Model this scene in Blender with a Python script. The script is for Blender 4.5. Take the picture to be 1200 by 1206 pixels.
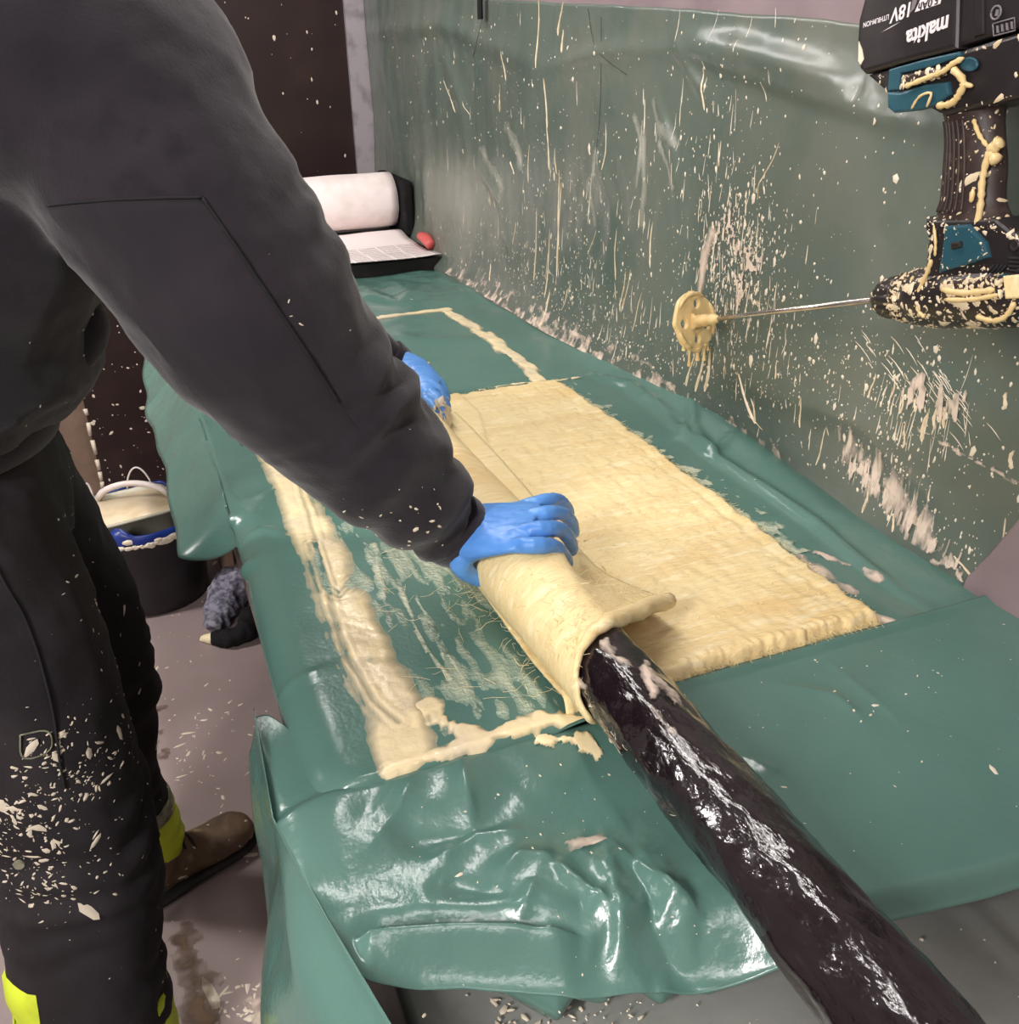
import bpy, bmesh, math, random
import numpy as np
from mathutils import Vector, Matrix
from mathutils.bvhtree import BVHTree

for o in list(bpy.data.objects):
    bpy.data.objects.remove(o)
SC = bpy.context.scene
COL = SC.collection
random.seed(7)
RNG = np.random.default_rng(7)
PI = math.pi

# ------------------------------------------------------------------ camera
cam_d = bpy.data.cameras.new('camera')
cam = bpy.data.objects.new('camera', cam_d)
COL.objects.link(cam)
cam_d.sensor_fit = 'HORIZONTAL'
cam_d.sensor_width = 36.0
cam_d.lens = 33.0
cam_d.clip_start = 0.02
cam.matrix_world = Matrix(((0.92632, 0.18147, -0.33015, 0.0),
                           (-0.3765, 0.41491, -0.82831, 0.0),
                           (-0.01333, 0.89158, 0.45266, 1.53),
                           (0, 0, 0, 1)))
SC.camera = cam

# ------------------------------------------------------------------ light
SC.view_settings.view_transform = 'Standard'
SC.view_settings.look = 'None'
SC.view_settings.gamma = 1.0
SC.view_settings.use_curve_mapping = False
SC.view_settings.exposure = -0.04
world = bpy.data.worlds.new('world')
SC.world = world
world.use_nodes = True
world.node_tree.nodes['Background'].inputs['Color'].default_value = (0.9, 0.93, 1.0, 1)
world.node_tree.nodes['Background'].inputs['Strength'].default_value = 0.2

def area(name, loc, target, sx, sy, power, col=(1.0, 0.95, 0.92)):
    d = bpy.data.lights.new(name, 'AREA')
    d.shape = 'RECTANGLE'
    d.size = sx
    d.size_y = sy
    d.energy = power
    d.color = col
    o = bpy.data.objects.new(name, d)
    COL.objects.link(o)
    o.location = loc
    v = Vector(target) - Vector(loc)
    o.rotation_euler = v.to_track_quat('-Z', 'Y').to_euler()
    return o

area('ceiling_batten_aisle', (-1.30, 2.3, 2.25), (0.3, 2.3, 0.85), 0.08, 3.0, 135)
area('ceiling_batten_aisle_near', (-1.30, -0.45, 2.25), (0.3, 0.1, 0.85), 0.08, 1.6, 100)
area('ceiling_batten_bench', (0.25, 2.2, 2.45), (0.25, 2.2, 0), 0.10, 2.6, 32)
area('near_fill_light', (-0.5, -0.7, 2.40), (0.2, 0.5, 0.9), 0.9, 0.12, 8)  # weak unseen lamp, added as fill from behind the camera

# ------------------------------------------------------------------ helpers
def L(r, g, b):
    f = lambda c: (c / 255 / 12.92) if c / 255 <= 0.04045 else ((c / 255 + 0.055) / 1.055) ** 2.4
    return (f(r), f(g), f(b), 1.0)

def mat(name, col, rough=0.5, spec=0.5, metal=0.0, noise=None, bump=None, coat=0.0, stretch=(1, 1, 1), coords='Object', sheen=0.0):
    """Principled material; noise=(second colour, scale, lo, hi); bump=(scale, strength, distance)"""
    m = bpy.data.materials.new(name)
    m.use_nodes = True
    nt = m.node_tree
    b = nt.nodes['Principled BSDF']
    b.inputs['Base Color'].default_value = col
    b.inputs['Roughness'].default_value = rough
    b.inputs['Specular IOR Level'].default_value = spec
    b.inputs['Metallic'].default_value = metal
    b.inputs['Coat Weight'].default_value = coat
    b.inputs['Coat Roughness'].default_value = 0.1
    b.inputs['Sheen Weight'].default_value = sheen
    tc = nt.nodes.new('ShaderNodeTexCoord')
    mp = nt.nodes.new('ShaderNodeMapping')
    mp.inputs['Scale'].default_value = stretch
    nt.links.new(tc.outputs[coords], mp.inputs['Vector'])
    if noise:
        layers = noise if isinstance(noise, list) else [noise]
        prev = None
        for (c2, sc, lo, hi) in layers:
            n = nt.nodes.new('ShaderNodeTexNoise')
            n.inputs['Scale'].default_value = sc
            n.inputs['Detail'].default_value = 6
            nt.links.new(mp.outputs[0], n.inputs['Vector'])
            r = nt.nodes.new('ShaderNodeMapRange')
            r.inputs['From Min'].default_value = lo
            r.inputs['From Max'].default_value = hi
            nt.links.new(n.outputs['Fac'], r.inputs['Value'])
            mx = nt.nodes.new('ShaderNodeMix')
            mx.data_type = 'RGBA'
            if prev is None:
                mx.inputs['A'].default_value = col
            else:
                nt.links.new(prev, mx.inputs['A'])
            mx.inputs['B'].default_value = c2
            nt.links.new(r.outputs[0], mx.inputs['Factor'])
            prev = mx.outputs['Result']
        nt.links.new(prev, b.inputs['Base Color'])
    if bump:
        bl = bump if isinstance(bump, list) else [bump]
        pn = None
        for (sc, st, di) in bl:
            n = nt.nodes.new('ShaderNodeTexNoise')
            n.inputs['Scale'].default_value = sc
            n.inputs['Detail'].default_value = 4
            nt.links.new(mp.outputs[0], n.inputs['Vector'])
            bp = nt.nodes.new('ShaderNodeBump')
            bp.inputs['Strength'].default_value = st
            bp.inputs['Distance'].default_value = di
            nt.links.new(n.outputs['Fac'], bp.inputs['Height'])
            if pn is not None:
                nt.links.new(pn, bp.inputs['Normal'])
            pn = bp.outputs[0]
        nt.links.new(pn, b.inputs['Normal'])
    return m

def cover_alpha(m, lo, hi):
    """thin films: the mesh attribute 'cover' (film thickness) drives how much shows through"""
    nt = m.node_tree
    b = nt.nodes['Principled BSDF']
    a = nt.nodes.new('ShaderNodeAttribute')
    a.attribute_name = 'cover'
    r = nt.nodes.new('ShaderNodeMapRange')
    r.inputs['From Min'].default_value = lo
    r.inputs['From Max'].default_value = hi
    nt.links.new(a.outputs['Fac'], r.inputs['Value'])
    nt.links.new(r.outputs[0], b.inputs['Alpha'])
    return m

def parent_to(o, p):
    if p is not None:
        o.parent = p
        o.matrix_parent_inverse = Matrix.Translation(-Vector(p.location))

def mesh(name, verts, faces, m, parent=None, smooth=True, kind=None, label=None, attr=None):
    me = bpy.data.meshes.new(name)
    me.from_pydata([tuple(v) for v in verts], [], [tuple(f) for f in faces])
    me.update()
    if smooth:
        me.polygons.foreach_set('use_smooth', np.ones(len(me.polygons), dtype=bool))
    if m is not None:
        me.materials.append(m)
    if attr is not None:
        a = me.attributes.new('cover', 'FLOAT', 'POINT')
        a.data.foreach_set('value', np.asarray(attr, dtype=np.float32))
    o = bpy.data.objects.new(name, me)
    COL.objects.link(o)
    parent_to(o, parent)
    if kind:
        o['kind'] = kind
    if label:
        o['label'] = label
    return o

def bm_obj(name, bm, m, parent=None, smooth=False, kind=None, label=None):
    bmesh.ops.recalc_face_normals(bm, faces=bm.faces)
    me = bpy.data.meshes.new(name)
    bm.to_mesh(me)
    bm.free()
    if smooth:
        me.polygons.foreach_set('use_smooth', np.ones(len(me.polygons), dtype=bool))
    if m is not None:
        me.materials.append(m)
    o = bpy.data.objects.new(name, me)
    COL.objects.link(o)
    parent_to(o, parent)
    if kind:
        o['kind'] = kind
    if label:
        o['label'] = label
    return o

def empty(name, loc, label, cat, group=None):
    o = bpy.data.objects.new(name, None)
    o.empty_display_size = 0.05
    COL.objects.link(o)
    o.location = loc
    o['label'] = label
    o['category'] = cat
    if group:
        o['group'] = group
    return o

def tag(o, label, cat, group=None):
    o['label'] = label
    o['category'] = cat
    if group:
        o['group'] = group
    return o

def box(bm, x0, x1, y0, y1, z0, z1, bev=0.0, seg=2):
    vs = [bm.verts.new((x, y, z)) for x in (x0, x1) for y in (y0, y1) for z in (z0, z1)]
    fs = [(0, 1, 3, 2), (4, 6, 7, 5), (0, 4, 5, 1), (2, 3, 7, 6), (0, 2, 6, 4), (1, 5, 7, 3)]
    F = [bm.faces.new([vs[i] for i in f]) for f in fs]
    if bev > 0:
        E = list({e for f in F for e in f.edges})
        bmesh.ops.bevel(bm, geom=E, offset=bev, segments=seg, affect='EDGES', profile=0.5)

def frame_of(d):
    d = Vector(d).normalized()
    up = Vector((0, 0, 1)) if abs(d.z) < 0.95 else Vector((0, 1, 0))
    a = d.cross(up).normalized()
    b = a.cross(d).normalized()
    return a, b

def ring_loft(rings, n=24, close=True):
    """rings: list of (centre, vecA, vecB) -> verts, faces of a capped tube"""
    V = []
    F = []
    for (c, a, b) in rings:
        c = Vector(c); a = Vector(a); b = Vector(b)
        for k in range(n):
            t = 2 * PI * k / n
            V.append(c + a * math.cos(t) + b * math.sin(t))
    for i in range(len(rings) - 1):
        for k in range(n):
            k2 = (k + 1) % n
            F.append((i * n + k, i * n + k2, (i + 1) * n + k2, (i + 1) * n + k))
    if close:
        s = len(V)
        V.append(Vector(rings[0][0])); V.append(Vector(rings[-1][0]))
        e = (len(rings) - 1) * n
        for k in range(n):
            k2 = (k + 1) % n
            F.append((s, k2, k))
            F.append((s + 1, e + k, e + k2))
    return V, F

def catmull(P, per):
    P = [Vector(p) for p in P]
    out = []
    for i in range(len(P) - 1):
        p0 = P[max(i - 1, 0)]; p1 = P[i]; p2 = P[i + 1]; p3 = P[min(i + 2, len(P) - 1)]
        for k in range(per):
            t = k / per
            out.append(0.5 * ((2 * p1) + (p2 - p0) * t + (2 * p0 - 5 * p1 + 4 * p2 - p3) * t * t + (3 * p1 - p0 - 3 * p2 + p3) * t ** 3))
    out.append(P[-1])
    return out

def interp_list(Lst, per):
    """catmull for vectors of any length"""
    A = np.array(Lst, dtype=float)
    out = []
    for i in range(len(A) - 1):
        p0 = A[max(i - 1, 0)]; p1 = A[i]; p2 = A[i + 1]; p3 = A[min(i + 2, len(A) - 1)]
        for k in range(per):
            t = k / per
            out.append(0.5 * ((2 * p1) + (p2 - p0) * t + (2 * p0 - 5 * p1 + 4 * p2 - p3) * t * t + (3 * p1 - p0 - 3 * p2 + p3) * t ** 3))
    out.append(A[-1])
    return np.array(out)

def tube_geo(P, R, n=16, flat=1.0, cap=True):
    """round tube along points with radius per point"""
    P = [Vector(p) for p in P]
    rings = []
    pa = None
    for i, p in enumerate(P):
        d = P[min(i + 1, len(P) - 1)] - P[max(i - 1, 0)]
        a, b = frame_of(d)
        if pa is not None:
            dn = d.normalized()
            a = (pa - dn * pa.dot(dn)).normalized()
            b = a.cross(dn).normalized()
        pa = a
        r = R[i] if hasattr(R, '__len__') else R
        rings.append((p, a * r, b * r * flat))
    return ring_loft(rings, n, cap)

def tube(name, P, R, m, parent=None, n=12, flat=1.0, label=None):
    V, F = tube_geo(P, R, n, flat)
    return mesh(name, V, F, m, parent, label=label)

class MB:
    def __init__(s):
        s.V = []; s.F = []
    def add(s, V, F):
        o = len(s.V)
        s.V += [tuple(v) for v in V]
        s.F += [tuple(i + o for i in f) for f in F]
    def build(s, name, m, parent=None, smooth=True, kind=None, label=None):
        return mesh(name, s.V, s.F, m, parent, smooth, kind, label)

_perm = np.random.default_rng(11).permutation(512)
_perm = np.concatenate([_perm, _perm, _perm])
_val = np.random.default_rng(12).uniform(-1, 1, 512)
def vn(x, y, z=0.0):
    x, y, z = np.broadcast_arrays(np.asarray(x, float), np.asarray(y, float), np.asarray(z, float))
    xi = np.floor(x).astype(int); yi = np.floor(y).astype(int); zi = np.floor(z).astype(int)
    fx = x - xi; fy = y - yi; fz = z - zi
    s = lambda t: t * t * t * (t * (t * 6 - 15) + 10)
    fx = s(fx); fy = s(fy); fz = s(fz)
    def h(a, b, c):
        return _val[_perm[_perm[_perm[a & 511] + (b & 511)] + (c & 511)]]
    r = 0
    for dx in (0, 1):
        for dy in (0, 1):
            for dz in (0, 1):
                w = (fx if dx else 1 - fx) * (fy if dy else 1 - fy) * (fz if dz else 1 - fz)
                r = r + w * h(xi + dx, yi + dy, zi + dz)
    return r
def fbm(x, y, z=0.0, o=4):
    r = 0; a = 1.0; t = 0
    for k in range(o):
        r = r + a * vn(np.asarray(x) * 2 ** k + 17 * k, np.asarray(y) * 2 ** k + 5 * k, np.asarray(z) * 2 ** k)
        t += a; a *= 0.5
    return r / t
def ridge(x, y, z=0.0, o=3):
    r = 0; a = 1.0; t = 0
    for k in range(o):
        n = vn(np.asarray(x) * 2 ** k + 31 * k, np.asarray(y) * 2 ** k + 9 * k, np.asarray(z) * 2 ** k)
        r = r + a * (1 - np.abs(n) * 2.2); t += a; a *= 0.5
    return r / t
def facet(x, y, seed=0.0, warp=0.35):
    """creased-film relief: a lattice of random heights joined by flat triangles"""
    x = np.asarray(x, float); y = np.asarray(y, float)
    x, y = x + warp * vn(x * .9, y * .9, seed + 40), y + warp * vn(x * .9, y * .9, seed + 50)
    xi = np.floor(x).astype(int); yi = np.floor(y).astype(int)
    fx = x - xi; fy = y - yi; sd = int(seed * 10) + 3
    h = lambda a, b: _val[_perm[_perm[_perm[a & 511] + (b & 511)] + sd]]
    h00 = h(xi, yi); h10 = h(xi + 1, yi); h01 = h(xi, yi + 1); h11 = h(xi + 1, yi + 1)
    return np.where(fx > fy, h00 + (h10 - h00) * fx + (h11 - h10) * fy, h00 + (h11 - h01) * fx + (h01 - h00) * fy)
def sst(a, b, x):
    t = np.clip((np.asarray(x, float) - a) / (b - a), 0, 1)
    return t * t * (3 - 2 * t)

def seg_dist(X, Y, pts):
    """distance to polyline and arclength fraction"""
    pts = [np.array(p[:2], float) for p in pts]
    D = np.full(np.shape(X), 1e9)
    T = np.zeros(np.shape(X))
    n = len(pts) - 1
    for i in range(n):
        a = pts[i]; b = pts[i + 1]
        d = b - a
        t = np.clip(((X - a[0]) * d[0] + (Y - a[1]) * d[1]) / (d @ d), 0, 1)
        q = np.hypot(X - a[0] - t * d[0], Y - a[1] - t * d[1])
        c = q < D
        D = np.where(c, q, D)
        T = np.where(c, (i + t) / n, T)
    return D, T

def grid_mesh(name, X, Y, Z, m, parent=None, keep=None, kind=None, attr=None, label=None):
    h, w = X.shape
    idx = np.arange(h * w).reshape(h, w)
    q = np.stack([idx[:-1, :-1], idx[:-1, 1:], idx[1:, 1:], idx[1:, :-1]], -1).reshape(-1, 4)
    V = np.stack([X.ravel(), Y.ravel(), Z.ravel()], -1)
    A = None if attr is None else np.asarray(attr).ravel()
    if keep is not None:
        q = q[keep.reshape(-1)]
        used = np.unique(q)
        mp = np.full(h * w, -1); mp[used] = np.arange(len(used))
        V = V[used]; q = mp[q]
        if A is not None:
            A = A[used]
    return mesh(name, V.tolist(), q.tolist(), m, parent, kind=kind, attr=A, label=label)

def remesh(name, geo, m, parent=None, voxel=0.008, smooth=6, disp=None, label=None):
    """union of overlapping lofts as one continuous skin"""
    V = []; F = []
    for (v, f) in geo:
        o = len(V)
        V += [tuple(p) for p in v]
        F += [tuple(i + o for i in q) for q in f]
    bm = bmesh.new()
    bv = [bm.verts.new(v) for v in V]
    for f in F:
        try:
            bm.faces.new([bv[i] for i in f])
        except ValueError:
            pass
    bmesh.ops.recalc_face_normals(bm, faces=bm.faces)
    me = bpy.data.meshes.new(name + '_tmp')
    bm.to_mesh(me); bm.free()
    t = bpy.data.objects.new(name + '_tmp', me)
    COL.objects.link(t)
    md = t.modifiers.new('r', 'REMESH'); md.mode = 'VOXEL'; md.voxel_size = voxel
    if smooth:
        ms = t.modifiers.new('s', 'SMOOTH'); ms.iterations = smooth; ms.factor = 0.5
    dg = bpy.context.evaluated_depsgraph_get()
    out = bpy.data.meshes.new_from_object(t.evaluated_get(dg))
    bpy.data.objects.remove(t)
    bpy.data.meshes.remove(me)
    out.name = name
    n = len(out.vertices)
    if disp is not None:
        co = np.empty(n * 3); out.vertices.foreach_get('co', co); co = co.reshape(-1, 3)
        no = np.empty(n * 3); out.vertex_normals.foreach_get('vector', no); no = no.reshape(-1, 3)
        co = co + no * disp(co, no)[:, None]
        out.vertices.foreach_set('co', co.ravel())
        out.update()
    out.polygons.foreach_set('use_smooth', np.ones(len(out.polygons), dtype=bool))
    out.materials.clear()
    out.materials.append(m)
    o = bpy.data.objects.new(name, out)
    COL.objects.link(o)
    parent_to(o, parent)
    if label:
        o['label'] = label
    return o

def bvh_of(o):
    me = o.data
    return BVHTree.FromPolygons([v.co.copy() for v in me.vertices], [tuple(p.vertices) for p in me.polygons])

def blob(mb, p, nrm, r, h, along=None, asp=1.0, n=7, jag=0.25, rnd=random):
    """small raised dab of resin lying on a surface"""
    nrm = Vector(nrm).normalized()
    if along is None:
        a, b = frame_of(nrm)
        t = rnd.uniform(0, 2 * PI)
        a, b = a * math.cos(t) + b * math.sin(t), b * math.cos(t) - a * math.sin(t)
    else:
        a = Vector(along); a = (a - nrm * a.dot(nrm)).normalized()
        b = nrm.cross(a)
    p = Vector(p)
    V = []
    for k in range(n):
        t = 2 * PI * k / n
        rr = r * (1 + rnd.uniform(-jag, jag))
        V.append(p + a * (rr * asp * math.cos(t)) + b * (rr * math.sin(t)) - nrm * 0.0003)
    for k in range(n):
        t = 2 * PI * k / n
        V.append(p + (V[k] - p) * 0.6 + nrm * h * 0.8)
    V.append(p + nrm * h)
    F = []
    for k in range(n):
        k2 = (k + 1) % n
        F.append((k, k2, n + k2, n + k))
        F.append((n + k, n + k2, 2 * n))
    mb.add(V, F)

def splats(o, n, size, clusters, mb, asp=1.0, seed=1, normal_ok=None, h=0.0012):
    """random dabs on the faces of a mesh object; clusters = [(centre, radius, weight)]"""
    rnd = random.Random(seed)
    me = o.data
    pol = me.polygons
    C = np.empty(len(pol) * 3); pol.foreach_get('center', C); C = C.reshape(-1, 3)
    N = np.empty(len(pol) * 3); pol.foreach_get('normal', N); N = N.reshape(-1, 3)
    A = np.empty(len(pol)); pol.foreach_get('area', A)
    W = A * 0
    for (c, r, w) in clusters:
        if c is None:
            g = A * w / A.sum()
        else:
            g = A * np.exp(-((C - np.array(c)) ** 2).sum(1) / (r * r))
            g = g / max(g.sum(), 1e-9) * w
        W = W + g
    if normal_ok is not None:
        W = W * normal_ok(N, C)
    if not W.sum() > 0:
        return
    W = W / W.sum()
    g = np.random.default_rng(seed)
    for i in g.choice(len(W), n, p=W):
        s = size * math.exp(rnd.gauss(0, 0.6))
        vs = pol[i].vertices
        k = rnd.randrange(len(vs)); a, b, c = [me.vertices[vs[(k + q) % len(vs)]].co for q in range(3)]
        u, v = sorted((rnd.random(), rnd.random()))
        q = a * u + b * (v - u) + c * (1 - v) if len(vs) < 12 else Vector(C[i])
        blob(mb, q, N[i], s, min(h, s * 0.6), asp=rnd.uniform(1, 1 + asp), n=6, jag=0.35, rnd=rnd)

# ------------------------------------------------------------------ materials
M_green = mat('green_polythene', L(86, 121, 112), 0.22, 0.6, bump=[(9, 0.2, 0.01), (170, 0.22, 0.002)], noise=(L(76, 109, 101), 3, 0.4, 0.7))
M_wallgreen = mat('smeared_green_polythene', L(88, 98, 90), 0.30, 0.5, bump=[(7, 0.3, 0.012), (60, 0.12, 0.003)],
                  noise=[(L(102, 106, 97), 2.2, 0.45, 0.7), (L(76, 90, 83), 5, 0.5, 0.75)])
M_backing = mat('grey_pink_wall_panel', L(138, 122, 124), 0.5, 0.4, noise=(L(118, 104, 106), 6, 0.4, 0.7), bump=(40, 0.1, 0.002))
M_brownply = mat('dark_brown_film_faced_ply', L(38, 24, 23), 0.42, 0.4, noise=(L(50, 34, 31), 8, 0.5, 0.8), bump=(30, 0.08, 0.002))
M_tan = mat('worn_brown_board', L(128, 106, 90), 0.7, noise=(L(104, 84, 70), 9, 0.4, 0.7))
M_silver = mat('grey_corner_trim', L(178, 170, 176), 0.35, 0.5, metal=0.3, noise=(L(140, 134, 138), 14, 0.5, 0.7))
M_floor = mat('grey_pink_floor_paint', L(150, 134, 132), 0.42, 0.45,
              noise=[(L(132, 117, 115), 2.2, 0.42, 0.72), (L(96, 80, 66), 1.4, 0.6, 0.78), (L(150, 136, 134), 11, 0.58, 0.85)], bump=(60, 0.1, 0.002))
M_ceiling = mat('off_white_ceiling', L(205, 200, 198), 0.7, noise=(L(190, 186, 184), 3, 0.4, 0.7))
M_paint = mat('pale_wall_paint', L(170, 164, 162), 0.6, noise=(L(150, 144, 142), 3, 0.4, 0.7))
M_grey = mat('grey_polythene', L(150, 152, 146), 0.33, 0.5, noise=(L(132, 134, 130), 5, 0.4, 0.7), bump=[(8, 0.25, 0.01), (60, 0.1, 0.003)])
M_board = mat('weathered_grey_board', L(118, 106, 100), 0.7, noise=(L(88, 78, 74), 12, 0.4, 0.7), stretch=(1, 0.15, 1))
M_wood = mat('rough_timber', L(150, 124, 106), 0.7, noise=(L(118, 94, 78), 14, 0.4, 0.7), stretch=(1, 1, 0.15))
M_resin = mat('cream_resin', L(222, 205, 176), 0.32, 0.5, noise=(L(206, 186, 150), 20, 0.4, 0.7), bump=(90, 0.15, 0.002))
M_splat = mat('dried_resin_splatter', L(216, 204, 184), 0.45, 0.5)
M_streak = cover_alpha(mat('cream_adhesive_streak', L(232, 215, 172), 0.26, 0.5, noise=[(L(214, 200, 170), 16, 0.4, 0.7), (L(180, 186, 160), 40, 0.62, 0.8)], bump=[(120, 0.3, 0.003), (22, 0.3, 0.006)]), 0.0, 0.6)
M_film = mat('wet_resin_film', L(86, 126, 116), 0.13, 0.6, bump=[(170, 0.9, 0.004), (30, 0.6, 0.008)])
def _film():
    nt = M_film.node_tree
    a = nt.nodes.new('ShaderNodeAttribute'); a.attribute_name = 'cover'
    r = nt.nodes.new('ShaderNodeMapRange'); r.inputs['From Min'].default_value = .0; r.inputs['From Max'].default_value = 1.2
    nt.links.new(a.outputs['Fac'], r.inputs['Value'])
    mx = nt.nodes.new('ShaderNodeMix'); mx.data_type = 'RGBA'
    mx.inputs['A'].default_value = L(84, 122, 112); mx.inputs['B'].default_value = L(190, 196, 172)
    nt.links.new(r.outputs[0], mx.inputs['Factor'])
    nt.links.new(mx.outputs['Result'], nt.nodes['Principled BSDF'].inputs['Base Color'])
_film()
M_smear = cover_alpha(mat('pale_dried_smear', L(214, 196, 180), 0.5, 0.4, noise=(L(190, 176, 160), 30, 0.4, 0.7)), 0.0, 1.1)
M_haze = cover_alpha(mat('thin_dust_smear', L(176, 176, 164), 0.45, 0.4), 0.0, 1.5)
M_fleece = mat('resin_soaked_fleece', L(238, 218, 166), 0.52, 0.35,
               noise=[(L(222, 190, 132), 4, 0.42, 0.72), (L(246, 232, 192), 34, 0.52, 0.74), (L(218, 190, 134), 80, 0.6, 0.8)],
               bump=[(140, 0.5, 0.003), (40, 0.4, 0.005)], stretch=(0.5, 2.2, 1))
M_fibre = mat('cream_glass_fibre', L(240, 226, 178), 0.4, 0.5, noise=(L(226, 206, 150), 30, 0.4, 0.7))
M_black = mat('black_stretch_film', L(24, 16, 20), 0.15, 0.7, noise=(L(28, 19, 23), 18, 0.5, 0.8), bump=[(32, 0.5, 0.012), (110, 0.35, 0.004)], stretch=(1, 0.5, 1), coat=.3)
M_blackcloth = mat('black_sweatshirt_cloth', L(31, 28, 33), 0.9, 0.15, noise=[(L(43, 38, 45), 4, 0.42, 0.7), (L(28, 25, 29), 40, 0.5, 0.8)], bump=(260, 0.35, 0.0015), sheen=0.25)
M_pocket = mat('black_sleeve_patch_cloth', L(34, 31, 36), 0.85, 0.2, noise=(L(42, 37, 44), 9, 0.45, 0.7), bump=(320, 0.3, 0.001), sheen=0.2)
M_seam = mat('dark_seam_thread', L(22, 20, 24), 0.9)
M_trouser = mat('black_work_trouser_cloth', L(38, 34, 37), 0.8, 0.25, noise=(L(50, 46, 49), 8, 0.45, 0.7), bump=(200, 0.3, 0.0015))
M_hivis = mat('high_visibility_yellow', L(214, 232, 62), 0.6, 0.3, noise=(L(180, 196, 60), 16, 0.5, 0.8), bump=(180, 0.2, 0.001))
M_reflect = mat('grey_reflective_tape', L(150, 150, 130), 0.4, 0.5, metal=0.2, noise=(L(110, 110, 90), 40, 0.45, 0.6))
M_glove = mat('blue_nitrile_glove', L(92, 150, 220), 0.38, 0.45, noise=(L(78, 134, 208), 12, 0.45, 0.7), bump=[(60, 0.25, 0.003), (260, 0.1, 0.001)])
M_skin = mat('skin', L(196, 148, 124), 0.5, noise=(L(180, 128, 106), 14, 0.4, 0.7))
M_hair = mat('dark_brown_hair', L(52, 40, 34), 0.6, noise=(L(36, 28, 24), 30, 0.4, 0.7))
M_boot = mat('muddy_brown_boot_leather', L(112, 92, 72), 0.55, 0.4, noise=[(L(74, 60, 48), 12, 0.42, 0.68), (L(160, 138, 108), 24, 0.56, 0.78)], bump=(50, 0.5, 0.004))
M_sole = mat('black_rubber_sole', L(30, 27, 26), 0.7, noise=(L(48, 42, 38), 16, 0.5, 0.7))
M_bucket = mat('black_bucket_plastic', L(34, 31, 32), 0.45, 0.4, noise=(L(44, 40, 41), 7, 0.5, 0.8))
M_blue = mat('dark_blue_liner_plastic', L(22, 44, 118), 0.35, 0.5, noise=(L(30, 62, 140), 14, 0.5, 0.7), bump=(24, 0.4, 0.006))
M_cream = mat('cream_tub_plastic', L(232, 218, 180), 0.45, 0.4, noise=(L(220, 206, 160), 8, 0.4, 0.7))
M_clear = mat('cloudy_tub_wall', L(192, 188, 170), 0.3, 0.5, noise=(L(176, 172, 150), 12, 0.4, 0.7))
M_white = mat('white_plastic', L(216, 206, 202), 0.4, 0.5, noise=(L(200, 190, 184), 10, 0.4, 0.7))
M_ragg = mat('grey_rag_cloth', L(140, 138, 152), 0.9, 0.1, noise=(L(88, 86, 100), 60, 0.42, 0.6), bump=(120, 0.6, 0.004))
M_ragb = mat('black_rag_cloth', L(24, 22, 24), 0.85, 0.2, noise=(L(40, 38, 40), 20, 0.5, 0.8))
M_paper = mat('white_woven_glass_cloth', L(240, 228, 226), 0.6, 0.3, noise=(L(226, 214, 208), 14, 0.45, 0.7), bump=(70, 0.2, 0.002))
M_red = mat('faded_red_plastic', L(206, 96, 92), 0.5, noise=(L(180, 70, 66), 14, 0.4, 0.7))
M_dark = mat('black_platform_board', L(30, 26, 27), 0.5, noise=(L(48, 40, 40), 10, 0.5, 0.7))
M_tool = mat('black_tool_plastic', L(34, 29, 31), 0.4, 0.5, noise=(L(46, 40, 41), 40, 0.5, 0.8), bump=(160, 0.1, 0.001))
M_grip = mat('brown_black_rubber_grip', L(52, 40, 37), 0.5, 0.4, noise=(L(76, 62, 54), 60, 0.5, 0.75), bump=(180, 0.3, 0.001))
M_teal = mat('teal_tool_plastic', L(34, 76, 90), 0.38, 0.5, noise=(L(46, 90, 102), 30, 0.5, 0.75))
M_steel = mat('bright_steel_shaft', L(200, 192, 184), 0.25, 0.5, metal=0.9, noise=(L(170, 160, 150), 20, 0.4, 0.7))
M_ink = mat('white_print', L(226, 220, 222), 0.5)
M_inkgrey = mat('grey_print', L(120, 114, 118), 0.5)
M_discresin = mat('paddle_resin_coat', L(230, 204, 150), 0.3, 0.5, noise=(L(216, 186, 128), 26, 0.4, 0.7), bump=(60, 0.3, 0.003))

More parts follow.
